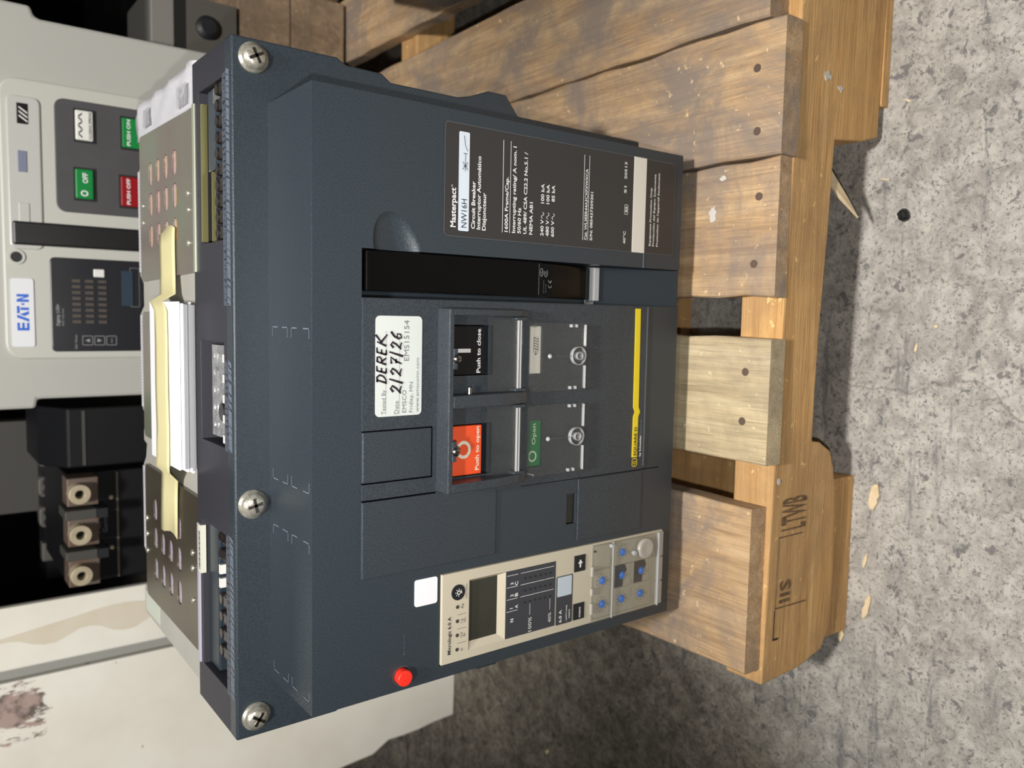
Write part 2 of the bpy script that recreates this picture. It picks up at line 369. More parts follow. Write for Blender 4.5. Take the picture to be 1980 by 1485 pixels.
def letters(name, items, m, parent, place=None, y=0.0, extra=None):
    """items: (text, x0, x1 or None, z_baseline, cap_height, bold) ; printed flat on the XZ plane at depth y, or through place(x,z)->xyz"""
    tmp = []
    for t in items:
        c = bpy.data.curves.new('t', 'FONT'); c.body = t[0]; c.size = 1; c.resolution_u = 2; c.fill_mode = 'FRONT'
        c.offset = 0.022 if len(t) > 5 and t[5] else 0.0
        o = bpy.data.objects.new('t', c); COL.objects.link(o); tmp.append(o)
    bpy.context.view_layer.update(); dg = bpy.context.evaluated_depsgraph_get()
    mb = MB()
    for t, o in zip(items, tmp):
        me = bpy.data.meshes.new_from_object(o.evaluated_get(dg)); xs = [v.co.x for v in me.vertices] or [0, 1]
        x0, w = min(xs), max(xs)-min(xs); sy = t[4]/CAP; sx = (t[2]-t[1])/w if t[2] is not None else sy
        vs = []
        for v in me.vertices:
            x = t[1]+(v.co.x-x0)*sx; z = t[3]+v.co.y*sy
            vs.append(mb.bm.verts.new(place(x, z) if place else (x, y, z)))
        for p in me.polygons:
            try: mb.bm.faces.new([vs[i] for i in p.vertices])
            except ValueError: pass
        bpy.data.meshes.remove(me)
    for o in tmp: bpy.data.objects.remove(o, do_unlink=True)
    if extra: extra(mb)
    me = mb.me(name, recalc=False)
    return link(name, me, m, parent, kind='stuff')

# ------------------------------------------------------------------ the place
FZ = -0.157
fl = MB(); fl.box(-4, 4, -2.5, 5, FZ-0.05, FZ).build('floor', conc, kind='structure')
MB().box(-4, 4, 3.2, 3.3, FZ, 2.6).build('dark_backdrop', farblack, kind='structure')  # near-black sheet added in place of the hall's unlit depth

# ------------------------------------------------------------------ pallet under the breaker
def jag(me, amp, seed):
    r = random.Random(seed)
    for v in me.vertices: v.co += Vector((r.uniform(-amp, amp), r.uniform(-amp*0.6, amp*0.6), r.uniform(-amp*0.35, amp*0.35)))
def board_mesh(x0, x1, y0, y1, z0, z1, ny=28, amp=0.0010, seed=1, x0b=None, x1b=None, nx=1):
    bm = bmesh.new(); rows = []
    r = random.Random(seed); w0 = [r.uniform(-1, 1) for _ in range(ny+1)]; w1 = [r.uniform(-1, 1) for _ in range(ny+1)]; w2 = [r.uniform(-1, 1) for _ in range(ny+1)]
    for i in range(ny+1):
        t = i/ny; y = y0+(y1-y0)*t
        a = x0+((x0b if x0b is not None else x0)-x0)*t+w0[i]*amp; b = x1+((x1b if x1b is not None else x1)-x1)*t+w1[i]*amp
        dz = w2[i]*amp*0.3
        c = 0.0012
        rows.append([bm.verts.new(p) for p in ((a, y, z0), (a, y, z1-c+dz), (a+c, y, z1+dz), (b-c, y, z1+dz), (b, y, z1-c+dz), (b, y, z0))])
    for p, q in zip(rows, rows[1:]):
        for k in range(6): bm.faces.new((p[k], p[(k+1) % 6], q[(k+1) % 6], q[k]))
    bm.faces.new(rows[0]); bm.faces.new(rows[-1][::-1]); bmesh.ops.recalc_face_normals(bm, faces=bm.faces)
    m = bpy.data.meshes.new('board'); bm.to_mesh(m); bm.free(); return m
ZT = -0.020; ZB = -0.037
pal = thing('wooden_pallet', 'worn wooden pallet carrying the big dark circuit breaker, stamped front beam facing the camera', 'pallet', (0.3, 0.5, FZ))
BY = 1.05
boards = [  # x0, x1, front y, top z, mat, seed, back x0, back x1
    (-0.209, -0.0845, -0.0605, ZT+0.001, wood_top, 3, -0.228, -0.0725),
    (-0.0515, 0.0410, -0.0700, ZT, wood_pale, 5, None, None),
    (0.0705, 0.1682, -0.0685, ZT-0.003, wood_top, 8, None, None),
    (0.1690, 0.2625, -0.0725, ZT+0.0025, wood_top, 11, None, None),
    (0.2645, 0.3580, -0.0600, ZT+0.0045, wood_top, 14, 0.262, 0.345),
    (0.3870, 0.4700, -0.0650, ZT, wood_top, 17, None, None),
    (0.5000, 0.5900, -0.0650, ZT, wood_top, 19, None, None),
    (0.6200, 0.7400, -0.0650, ZT, wood_top, 23, None, None)]
for x0, x1, fy, zt, m_, sd, xb0, xb1 in boards:
    link('deck_board', board_mesh(x0, x1, fy, BY, ZB, zt, 44, 0.0011, sd, xb0, xb1), m_, pal)
# stringers: notched beams
def stringer(y0, y1, skew=0.0):
    top = ZB; n = []
    P = [(-0.2215, top), (0.745, top), (0.745, -0.1480), (0.640, -0.1480), (0.622, -0.112), (0.612, -0.098), (0.600, -0.092), (0.330+0.06, -0.0905),
         (0.375, -0.098), (0.362, -0.112), (0.345, -0.1475), (0.1985, -0.1475), (0.1925, -0.1250), (0.1885, -0.0880), (0.120, -0.0868), (0.054, -0.0840), (0.0, -0.0832),
         (-0.0385, -0.0842), (-0.0400, -0.0950), (-0.0480, -0.1100), (-0.062, -0.1165), (-0.085, -0.1215), (-0.15, -0.1255), (-0.195, -0.1255), (-0.212, -0.1150), (-0.2195, -0.085)]
    mb = MB(); mb.prism([(p[0], p[1]) for p in P], y0, y1)
    me = mb.me('s')
    for v in me.vertices:
        if v.co.y < (y0+y1)/2: v.co.y += skew*(0.15-v.co.x)
    return me
s0 = stringer(-0.0690, -0.0300, 0.016)
stf = link('stringer', s0, wood_str, pal, bev=0.0015)
link('stringer', stringer(0.455, 0.493), wood_str, pal, bev=0.0015)
link('stringer', stringer(BY-0.04, BY), wood_str, pal, bev=0.0015)
# bottom boards run along the depth under the two feet
for k, (x0, x1, z1, y0) in enumerate([(-0.205, -0.073, -0.1255, -0.060), (0.223, 0.345, -0.1475, -0.0715), (0.640, 0.745, -0.148, -0.068), (0.02, 0.14, -0.1430, 0.12)]):
    link('bottom_board', board_mesh(x0, x1, y0, BY, FZ+0.0005, z1, 30, 0.0008, 40+k), wood_str, pal)
# spots of white paint on two of the boards
for cx, cy, rx, ry, sd in ((0.1330, -0.0115, 0.0068, 0.0042, 3), (0.1585, -0.0200, 0.0022, 0.0035, 6)):
    r = random.Random(sd); MB().prism([(cx+rx*r.uniform(0.5, 1.15)*math.cos(t*0.449), cy+ry*r.uniform(0.5, 1.15)*math.sin(t*0.449)) for t in range(14)], ZT-0.003, ZT-0.0024, 'z').build('paint_spot', mat('paint_spot_white', (0.60, 0.57, 0.52), 0.6) if 'paint_spot_white' not in MATS else MATS['paint_spot_white'], pal)
for cx, cz, rx, rz, sd in ((0.2320, -0.0720, 0.0045, 0.0060, 9), (0.2260, -0.0900, 0.0030, 0.0040, 4), (-0.0660, -0.0440, 0.0030, 0.0030, 5)):
    r = random.Random(sd); y = -0.0690+0.016*(0.15-cx)-0.0004
    MB().prism([(cx+rx*r.uniform(0.3, 1.2)*math.cos(t*0.449), cz+rz*r.uniform(0.3, 1.2)*math.sin(t*0.449)) for t in range(14)], y, y+0.0006).build('paint_spot', MATS['paint_spot_white'], pal)
# nail heads
for x, y, z in ((-0.1010, -0.0330, ZT), (-0.1255, -0.0345, ZT), (0.0155, -0.0490, ZT), (-0.0210, -0.0480, ZT), (0.094, -0.05, ZT-.003), (0.142, -0.052, ZT-.003), (0.1870, -0.0520, ZT+.0025), (0.231, -0.05, ZT+.0025)):
    MB().cyl((x, y, z-0.001), 0.0030, 0.0013, 'z', 10).build('nail', nailm, pal)
def sy_at(x): return -0.0690+0.016*(0.15-x)-0.0004
stamp = mat('stamp_ink', (0.10, 0.06, 0.03), 0.8, 0, (300, 0.12, (0.22, 0.13, 0.055)))
stampd = mat('stamp_ink_black', (0.02, 0.015, 0.01), 0.8)
pl_ = lambda x, z: (x, sy_at(x), z)
def frame_lines(mb):
    def ln(a, b, w):
        dx, dz = b[0]-a[0], b[1]-a[1]; q = math.hypot(dx, dz); nx, nz = -dz/q*w/2, dx/q*w/2
        mb.quad([pl_(a[0]+nx, a[1]+nz), pl_(b[0]+nx, b[1]+nz), pl_(b[0]-nx, b[1]-nz), pl_(a[0]-nx, a[1]-nz)])
    ln((-0.1090, -0.0480), (-0.1640, -0.0480), 0.0009); ln((-0.1640, -0.0475), (-0.1650, -0.0880), 0.0012); ln((-0.1090, -0.0480), (-0.1090, -0.0780), 0.0010)
letters('stencil_mark', [('LTWB', -0.1045, -0.0790, -0.0800, 0.030, 1), ('IIS', -0.1610, -0.1430, -0.066, 0.013, 1)], stamp, stf, place=pl_, extra=frame_lines)
mbk = MB(); 
for a, b, w in (((-0.1650, -0.0475), (-0.1880, -0.0475), 0.0014), ((-0.1880, -0.0470), (-0.1883, -0.0540), 0.0017)):
    dx, dz = b[0]-a[0], b[1]-a[1]; q = math.hypot(dx, dz); nx, nz = -dz/q*w/2, dx/q*w/2
    mbk.quad([(a[0]+nx, sy_at(a[0])-.0002, a[1]+nz), (b[0]+nx, sy_at(b[0])-.0002, b[1]+nz), (b[0]-nx, sy_at(b[0])-.0002, b[1]-nz), (a[0]-nx, sy_at(a[0])-.0002, a[1]-nz)])
mbk.build('corner_mark', stampd, stf)

# ------------------------------------------------------------------ main circuit breaker
br = thing('circuit_breaker', 'large dark blue-grey industrial circuit breaker with handwritten test sticker, standing upright on the pallet', 'circuit breaker', (0, 0.18, ZT))
FY = 0.0634; BZ = ZT+0.0032
# back plate (flange) with stepped outline
P = [(-0.2110, 0.316), (0.2110, 0.316), (0.2110, 0.2500), (0.2075, 0.2435), (0.2072, 0.2190), (0.2026, 0.2122), (0.2026, 0.1600), (0.2050, 0.1500), (0.2112, 0.1340),
     (0.2112, 0.1190), (0.1980, 0.1077), (0.1978, BZ), (-0.1978, BZ), (-0.1980, 0.1050), (-0.2115, 0.1187), (-0.2113, 0.1355), (-0.2050, 0.1480), (-0.2028, 0.157), (-0.2028, 0.2122), (-0.2075, 0.219), (-0.2075, 0.2435), (-0.2110, 0.2500)]
MB().prism(P, FY, FY+0.012).build('back_plate', plastic, br, bev=0.0013)
# front cover
P = [(-0.1752, 0.2945), (0.1752, 0.2945), (0.1748, 0.0), (0.0898, 0.0), (0.0893, 0.2647), (0.0617, 0.2647), (0.0622, 0.0), (-0.1748, 0.0)]
cv = MB(); cv.prism(P, 0.0, FY); cme = cv.me()
def sph(c, r, rot=0):
    m = MB(); m.lathe((0, 0, 0), [(0, -1)]+[(math.sin(math.pi*i/14), -math.cos(math.pi*i/14)) for i in range(1, 14)]+[(0, 1)], 'y', 28, 1); me = m.me()
    me.transform(Matrix.Translation(c) @ Matrix.Rotation(rot, 4, 'Y') @ Matrix.Diagonal((*r, 1))); return me
cutters = [sph((0.0880, -0.0010, 0.2415), (0.0245, 0.0060, 0.0150), math.radians(-22)),
           MB().cyl((-0.1660, -0.005, 0.2368), 0.0068, 0.03, 'y', 28).me(),
           MB().box(-0.1668, -0.1078, -0.01, 0.003, 0.0095, 0.2102).me(),
           MB().box(-0.0475, -0.0148, -0.01, 0.012, 0.1735, 0.2100).me(), MB().box(0.0155, 0.0470, -0.01, 0.012, 0.1735, 0.2100).me(),
           MB().box(0.0152, 0.0466, -0.01, 0.004, 0.1332, 0.1442).me(), MB().box(-0.0472, -0.0160, -0.01, 0.004, 0.1315, 0.1430).me(),
           MB().box(-0.0910, -0.0695, -0.01, 0.006, 0.0985, 0.1075).me()]
cme = cut(cme, cutters)
for p in cme.polygons: p.use_smooth = True
cme.set_sharp_from_angle(angle=0.45)
fc = link('front_cover', cme, plastic, br, bev=0.0010)
# lever slot: floor and the ramp at its bottom
MB().prism([(0.024, 0.2646), (FY, 0.2646), (FY, 0.0), (0.0006, 0.0), (0.018, 0.071), (0.024, 0.074)], 0.0621, 0.0895, 'x').build('slot_floor', slotp, br, bev=0.0005)
# charging lever
prof = [(0.0, 0.2622), (-0.0008, 0.2610), (-0.0008, 0.150), (0.0, 0.138), (0.003, 0.122), (0.0075, 0.105), (0.012, 0.090), (0.0165, 0.078), (0.0225, 0.0755), (0.0225, 0.2622)]
lev = MB().prism(prof, 0.0655, 0.0884, 'x').build('charging_lever', gloss, br, bev=0.0006)
MB().box(0.0650, 0.0888, 0.0145, 0.020, 0.0685, 0.0735).build('lever_tip', clear_edge, br, label='clear plastic tip of the lever', bev=0.0005)
def lp(x, z): 
    y = -0.0012 if z > 0.138 else 0.0-0.0004+(0.138-z)*0.19
    return (x, y-0.0004, z)
def mk(mb):
    for (cx, cz, rx, rz, a0, a1) in ((0.0818, 0.1345, 0.0028, 0.0017, 0, 360), (0.0816, 0.1302, 0.0026, 0.0019, 60, 330), (0.0735, 0.1258, 0.0016, 0.0018, 80, 280), (0.0768, 0.1258, 0.0016, 0.0018, 80, 280)):
        n = 14; pr = None
        for i in range(n+1):
            t = math.radians(a0+(a1-a0)*i/n); q = [lp(cx+(rx-k)*math.cos(t), cz+(rz-k)*math.sin(t)) for k in (0, 0.0005)]
            if pr: mb.quad([pr[0], q[0], q[1], pr[1]])
            pr = q
    mb.quad([lp(0.0757, 0.1260), lp(0.0768, 0.1260), lp(0.0768, 0.1256), lp(0.0757, 0.1256)])
    mb.quad([lp(0.0671, 0.1372), lp(0.0872, 0.1372), lp(0.0872, 0.1369), lp(0.0671, 0.1369)])
letters('lever_marks', [('UL', 0.0806, 0.0830, 0.1336, 0.0016), ('SP', 0.0806, 0.0828, 0.1294, 0.0016)], line_ink, lev, place=lp, extra=mk)
letters('lever_small_print', [('18-19 Schneider', 0.0685, 0.0768, 0.1318, 0.0010), ('CAT 4 NW', 0.0685, 0.0745, 0.1295, 0.0010)], dim_ink, lev, place=lp)
# raised panels of the operating module
PY = -0.0012
C_ = [(0.0612, 0.2645), (-0.0144, 0.2645), (-0.0144, 0.2176), (-0.0456, 0.2176), (-0.0456, 0.2645), (-0.0548, 0.2645), (-0.0548, 0.2150), (-0.0590, 0.2148), (-0.0586, 0.0345), (0.0612, 0.0345)]
win_cut = [MB().box(-0.0475, -0.0148, -0.01, 0.012, 0.1735, 0.2100).me(), MB().box(0.0155, 0.0470, -0.01, 0.012, 0.1735, 0.2100).me(),
           MB().box(0.0152, 0.0466, -0.01, 0.004, 0.1332, 0.1442).me(), MB().box(-0.0472, -0.0160, -0.01, 0.004, 0.1315, 0.1430).me()]
link('operating_panel', cut(MB().prism(C_, PY, 0.0005).me(), win_cut), panelp, br, bev=0.0006)
MB().box(-0.0448, -0.0152, PY-0.0003, 0.0005, 0.2184, 0.2645).build('blank_panel', panelp, br, bev=0.0006)
MB().box(-0.1014, -0.0558, PY-0.0003, 0.0005, 0.1692, 0.2647).build('blank_panel', panelp, br, bev=0.0006)
# black reveals between those panels
boxes('panel_gap', [(-0.0152, -0.0144, PY+0.0002, 0.0003, 0.2176, 0.2645), (-0.0456, -0.0448, PY+0.0002, 0.0003, 0.2176, 0.2645), (-0.0448, -0.0152, PY+0.0002, 0.0003, 0.2176, 0.2184), (-0.0558, -0.0548, PY+0.0002, 0.0003, 0.1695, 0.2645), (-0.0594, -0.0589, -0.0004, 0.0003, 0.0160, 0.1480)], gapm, br)
MB().box(-0.1037, -0.0598, -0.0010, 0.0005, 0.0345, 0.0976).build('lower_panel', panelp, br, bev=0.0006)
MB().box(-0.0905, -0.0697, 0.002, 0.005, 0.0990, 0.1070).build('counter_window', mat('counter_glass', (0.018, 0.018, 0.014), 0.25), br)
boxes('edge_highlight', [(-0.0567, 0.0612, -0.0016, -0.0010, 0.0335, 0.0343), (0.0896, 0.1000, -0.0006, 0.0002, 0.0390, 0.0396)], mat('highlight_grey', (0.10, 0.12, 0.145), 0.4), br)  # paler strips paint the highlight along two cover edges
# nameplate
npl = MB().prism(rrect(0.1002, 0.1674, 0.0085, 0.2110, 0.0022), -0.0006, 0.0).build('nameplate', name_m, br)
NY = -0.0009
MB().prism(rrect(0.1038, 0.1628, 0.1934, 0.2009, 0.0008), -0.0008, -0.0005).build('type_field', lightblue, npl)
MB().box(0.1003, 0.1675, -0.0009, -0.0005, 0.0396, 0.0521).build('blank_field', cream, npl)
def sym(mb):
    s = lambda p, w=0.00035: mb.stroke(p, w, NY-0.0002)
    s([(0.1395, 0.1966), (0.1500, 0.1966)]); s([(0.1405, 0.1985), (0.1450, 0.1948)]); s([(0.1405, 0.1948), (0.1450, 0.1985)]); s([(0.1500, 0.1980), (0.1500, 0.1952)]); s([(0.1515, 0.1950), (0.1548, 0.1968), (0.1606, 0.1976)]); s([(0.1427, 0.1985), (0.1427, 0.1948)], 0.00025)
letters('type_lettering', [('NW16H', 0.1058, 0.1229, 0.1952, 0.0040)], black_ink, npl, y=NY-0.0002, extra=sym)
def rules(mb):
    for z in (0.1677, 0.1619, 0.0996, 0.0950): mb.quad([(0.1053, NY, z), (0.1623, NY, z), (0.1623, NY, z+0.0004), (0.1053, NY, z+0.0004)])
    x0, x1, z0, z1 = 0.1262, 0.1331, 0.0573, 0.0609
    for a, b, c, d in ((x0, x1, z0, z0+.0003), (x0, x1, z1-.0003, z1), (x0, x0+.0003, z0, z1), (x1-.0003, x1, z0, z1)): mb.quad([(a, NY, c), (b, NY, c), (b, NY, d), (a, NY, d)])
    for z in (0.1354, 0.1309, 0.1264):
        mb.stroke([(0.1167+0.0040*i/10, z+0.0011*math.sin(2*math.pi*i/10)) for i in range(11)], 0.0004, NY)
L_ = [('Masterpact', 0.1056, 0.1290, 0.2030, 0.0038, 1), ('TM', 0.1292, 0.1306, 0.2052, 0.0011), ('Circuit Breaker', 0.1056, 0.1344, 0.1889, 0.0027, 1), ('Interruptor Automático', 0.1056, 0.1500, 0.1849, 0.0027, 1), ('Disjoncteur', 0.1053, 0.1283, 0.1808, 0.0027, 1),
      ('1600A Frame/Cap.', 0.1058, 0.1400, 0.1636, 0.0026, 1), ('Interrupting rating/ A nom. I', 0.1056, 0.1595, 0.1577, 0.0026, 1), ('50/60 Hz', 0.1056, 0.1218, 0.1533, 0.0026, 1), ('UL 489/ CSA C22.2 No.5.1 /', 0.1056, 0.1571, 0.1486, 0.0026, 1), ('NEMA AB1', 0.1056, 0.1262, 0.1437, 0.0026, 1),
      ('240 V', 0.1055, 0.1160, 0.1344, 0.0026, 1), ('480 V', 0.1055, 0.1160, 0.1299, 0.0026, 1), ('600 V', 0.1055, 0.1160, 0.1254, 0.0026, 1), ('100 kA', 0.1264, 0.1390, 0.1344, 0.0026, 1), ('100 kA', 0.1264, 0.1390, 0.1299, 0.0026, 1), ('85 kA', 0.1283, 0.1390, 0.1254, 0.0026, 1),
      ('Cat. WL3EER44A3CXFXWXCA', 0.1056, 0.1532, 0.0962, 0.0023, 1), ('S/N: 08543730930​1'.replace('\u200b', ''), 0.1056, 0.1383, 0.0911, 0.0023, 1), ('40°C', 0.1055, 0.1145, 0.0590, 0.0023, 1), ('85', 0.1276, 0.1319, 0.0581, 0.0020, 1), ('S1', 0.1409, 0.1459, 0.0594, 0.0023, 1), ('20513', 0.1507, 0.1625, 0.0594, 0.0023, 1),
      ('Equipment Protection Only', 0.1058, 0.1477, 0.0332, 0.0018, 1), ('Protección del Equipo Solamente', 0.1058, 0.1576, 0.0296, 0.0018, 1), ("Protection de l'appareil Seulement", 0.1058, 0.1588, 0.0256, 0.0018, 1)]
letters('nameplate_lettering', L_, white_ink, npl, y=NY, extra=rules)
mbx = MB(); B_ = rrect(0.1002, 0.1674, 0.0085, 0.2110, 0.0022); B2 = rrect(0.1004, 0.1672, 0.0087, 0.2108, 0.0021)
for i in range(len(B_)): j = (i+1) % len(B_); mbx.quad([(B_[i][0], -0.0007, B_[i][1]), (B_[j][0], -0.0007, B_[j][1]), (B2[j][0], -0.0007, B2[j][1]), (B2[i][0], -0.0007, B2[i][1])])
mbx.build('plate_border', mat('border_grey', (0.16, 0.17, 0.19), 0.4), npl)
# test sticker
st = MB().prism(rrect(-0.0067, 0.0516, 0.2260, 0.2566, 0.0026), PY-0.0004, PY).build('test_sticker', stick_m, br)
SY = PY-0.0006
def ulines(mb):
    for x0, x1, z in ((-0.0054, 0.0430, 0.2500), (-0.0054, 0.0400, 0.2411)): mb.quad([(x0, SY, z), (x1, SY, z), (x1, SY, z+0.0002), (x0, SY, z+0.0002)])
letters('sticker_print', [('Tested By', -0.0054, 0.0088, 0.2503, 0.0026), ('Date', -0.0055, 0.0021, 0.2417, 0.0028), ('EMSCO', -0.0050, 0.0083, 0.2366, 0.0027), ('EMS15154', 0.0255, 0.0492, 0.2350, 0.0033), ('Fridley, MN', -0.0051, 0.0129, 0.2322, 0.0024), ('www.emscomn.com', -0.0050, 0.0272, 0.2281, 0.0022)],
        mat('print_grey', (0.17, 0.17, 0.19), 0.6), st, y=SY, extra=ulines)
hw = MB(); HY = SY-0.0002
def glyph(x, z, w, h, strokes, pw=0.0014):
    for s_ in strokes: hw.stroke([(x+w*(a+0.34*b), z+h*b) for a, b in s_], pw, HY, pw*0.6)
D = [[(0.1, 0), (0.15, 1)], [(-0.1, 0.95), (0.5, 0.98), (0.85, 0.7), (0.8, 0.3), (0.45, 0.02), (-0.05, 0.0)]]
E_ = [[(0.15, 0.0), (0.15, 1.0)], [(0.1, 0.98), (0.8, 1.02)], [(0.12, 0.5), (0.7, 0.52)], [(0.12, 0.02), (0.8, 0.0)]]
R = [[(0.1, 0), (0.15, 1)], [(0.1, 0.98), (0.7, 0.95), (0.8, 0.7), (0.6, 0.52), (0.15, 0.48)], [(0.3, 0.5), (0.9, 0.0)]]
K = [[(0.1, 0), (0.2, 1)], [(0.85, 1.15), (0.25, 0.5)], [(0.3, 0.55), (1.3, -0.1)]]
N2 = [[(0.0, 0.75), (0.3, 1.0), (0.65, 0.85), (0.5, 0.5), (0.05, 0.05), (0.4, 0.12), (0.9, 0.0)]]
SL = [[(0.1, -0.15), (0.5, 1.15)]]
N7 = [[(0.0, 0.95), (0.8, 1.0), (0.45, 0.5), (0.3, 0.0)], [(0.2, 0.5), (0.75, 0.52)]]
N6 = [[(0.8, 1.0), (0.3, 0.7), (0.1, 0.3), (0.35, 0.0), (0.75, 0.12), (0.7, 0.42), (0.25, 0.4)]]
x = 0.0125
for G, wd in ((D, 0.0050), (E_, 0.0046), (R, 0.0050), (E_, 0.0046), (K, 0.0060)): glyph(x, 0.2500, wd*0.95, 0.0060, G); x += wd+0.0005
x = 0.0062
for G, wd in ((N2, 0.0055), (SL, 0.0034), (N2, 0.0055), (N7, 0.0050), (SL, 0.0034), (N2, 0.0050), (N6, 0.0046)): glyph(x, 0.2400, wd*0.95, 0.0070, G, 0.0015); x += wd+0.0006
hw.build('handwriting', mat('marker_ink', (0.018, 0.008, 0.018), 0.6), st)
# push-button guard: top hood, three curved bars
GD = -0.0145
MB().box(-0.0545, 0.0567, GD, PY+.0003, 0.2115, 0.2149).build('guard_hood', panelp, br, bev=0.0006)
bar = [(PY+.0003, 0.2116), (GD+.0001, 0.2116), (GD+.0001, 0.1950), (GD+0.0012, 0.1750), (GD+0.0045, 0.1580), (-0.0065, 0.1495), (PY+.0003, 0.1495)]
MB().prism(bar, 0.0526, 0.0566, 'x').build('guard_bar', panelp, br, bev=0.0006)
MB().prism(bar, -0.0031, 0.0047, 'x').build('guard_bar', panelp, br, bev=0.0008)
MB().prism(bar, -0.0543, -0.0487, 'x').build('guard_bar', panelp, br, bev=0.0006)
for x in (0.0268, -0.0288):   # little clip and cross-head screw at the lip of the hood
    MB().box(x-0.0062, x+0.0062, GD-0.0006, GD+0.002, 0.2092, 0.2122).build('hood_clip', panelp, br, bev=0.0004)
    h = MB().lathe((x, GD-0.0002, 0.2098), [(0.0027, 0), (0.0027, 0.0012), (0.0018, 0.0021), (0, 0.0023)], 'y', 18).build('cover_screw', darksteel, br, smooth=True)
    boxes('cross_slot', [(x-0.0016, x+0.0016, GD-0.0026, GD-0.002, 0.2095, 0.2101), (x-0.0003, x+0.0003, GD-0.0026, GD-0.002, 0.2082, 0.2114)], darkp, h)
MB().cyl((0.0050, GD+0.004, 0.1975), 0.0014, 0.004, 'x', 12).build('hinge_pin', darksteel, br)
# buttons
bb = MB().box(0.0158, 0.0465, -0.0010, 0.0035, 0.1808, 0.2098).build('close_button', blk, br, bev=0.0005)
letters('button_lettering', [('Push to close', 0.0171, 0.0445, 0.1834, 0.0029, 1)], white_ink, bb, y=-0.0013, extra=lambda mb: mb.quad([(0.0298, -0.0013, 0.1908), (0.0322, -0.0013, 0.1908), (0.0322, -0.0013, 0.2002), (0.0298, -0.0013, 0.2002)]))
rb = MB().box(-0.0470, -0.0158, -0.0010, 0.0035, 0.1812, 0.2098).build('open_button', red_m, br, bev=0.0005)
def oring(mb):
    n = 28
    for i in range(n):
        a, b = 2*math.pi*i/n, 2*math.pi*(i+1)/n
        mb.quad([(-0.0308+r*math.cos(t)*1.05, -0.0013, 0.1950+r*math.sin(t)) for r, t in ((0.0054, a), (0.0054, b), (0.0034, b), (0.0034, a))][::-1])
letters('button_lettering', [('Push to open', -0.0445, -0.0166, 0.1834, 0.0028, 1)], mat('cream_ink', (0.85, 0.80, 0.66), 0.5), rb, y=-0.0013, extra=oring)
# clear hinged flap with thick rounded rail
for x0, x1 in ((-0.0484, -0.0036), (0.0052, 0.0520)):
    f = MB().prism([(-0.0048, 0.1800), (-0.0060, 0.1800), (-0.0080, 0.1660), (-0.0088, 0.1600), (-0.0075, 0.1600), (-0.0066, 0.1660)], x0, x1, 'x').build('clear_flap', clear, br)
    boxes('flap_rail', [(x0, x1, -0.0098, -0.0078, 0.1573, 0.1581), (x0, x1, -0.0098, -0.0078, 0.1593, 0.1598)], clear_edge, br, bev=0.0002)
    MB().box(x0, x1, -0.0096, -0.0050, 0.1560, 0.1604).build('flap_rail_body', clear, br, bev=0.0008)
    boxes('flap_hinge', [(x0-0.0002, x0+0.0018, -0.0102, -0.0040, 0.1535, 0.1620), (x1-0.0018, x1+0.0002, -0.0102, -0.0040, 0.1535, 0.1620)], panelp, br, bev=0.0004)
# lower clear covers over the indicators
for x0, x1, kx in ((0.0034, 0.0490, 0.0268), (-0.0530, -0.0052, -0.0284)):
    c = MB().prism(rrect(x0, x1, 0.0978, 0.1462, 0.0020), -0.0052, -0.0034).build('clear_cover', clear, br, bev=0.0004)
    boxes('cover_lip', [(x0+0.001, kx-0.0066, -0.0058, -0.0034, 0.0979, 0.0988), (kx+0.0066, x1-0.001, -0.0058, -0.0034, 0.0979, 0.0988)], clear_edge, c, bev=0.0003)
    boxes('cover_clip', [(sx, sx+0.0022, -0.0060, -0.0034, z, z+0.0016) for sx in (x0+0.0008, x1-0.0030) for z in (0.1060, 0.1105)], clear_edge, c, bev=0.0004)
    MB().ring((kx, 0.1045), 0.0058, 0.0062, -0.0062, -0.0034).build('finger_ring', clear_edge, c); MB().ring((kx, 0.1045), 0.0024, 0.0028, -0.0070, -0.0034, 16).build('finger_ring', clear_edge, c)
    e = MB().lathe((kx, -0.0034, 0.1045), [(0.0056, 0), (0.0056, 0.0018), (0.004, 0.0030), (0.0018, 0.0034), (0, 0.0035)], 'y', 22).build('finger_knob', clear, c, smooth=True)
    MB().lathe((kx, -0.0050, 0.1300), [(0.0016, 0), (0.0016, 0.0008), (0.0008, 0.0016), (0, 0.0018)], 'y', 12).build('cover_pip', clear_edge, c, smooth=True)
    MB().box(kx-0.0008, kx+0.0008, -0.0060, -0.0050, 0.1110, 0.1285).build('cover_stem', clear, c, bev=0.0003)
    # pegs at the top corners
    [MB().cyl((q, -0.0070, 0.1440), 0.0014, 0.004, 'y', 12).build('cover_peg', clear, c) for q in (x0+0.002, x1-0.002)]
iw = MB().box(0.0153, 0.0465, 0.0006, 0.003, 0.1333, 0.1441).build('spring_indicator', mat('indicator_white', (0.72, 0.70, 0.64), 0.4), br)
def spring(mb):
    y = 0.0004; x0, x1, z0, z1 = 0.0275, 0.0392, 0.1357, 0.1393
    mb.stroke([(x0+.0016, z0), (x1, z0), (x1, z1), (x0+.0016, z1)], 0.0003, y)
    for k in range(5): xx = x0+0.0034+k*0.0017; mb.stroke([(xx, z0), (xx+0.0014, z1)], 0.00045, y)
    mb.stroke([(x0, 0.1375), (x0+0.0040, 0.1375)], 0.0004, y); mb.stroke([(x0+0.0014, 0.1387), (x0, 0.1375), (x0+0.0014, 0.1363)], 0.0004, y)
letters('spring_symbol', [], black_ink, iw, extra=spring)
gi = MB().box(-0.0470, -0.0162, 0.0006, 0.003, 0.1317, 0.1428).build('open_indicator', green_m, br)
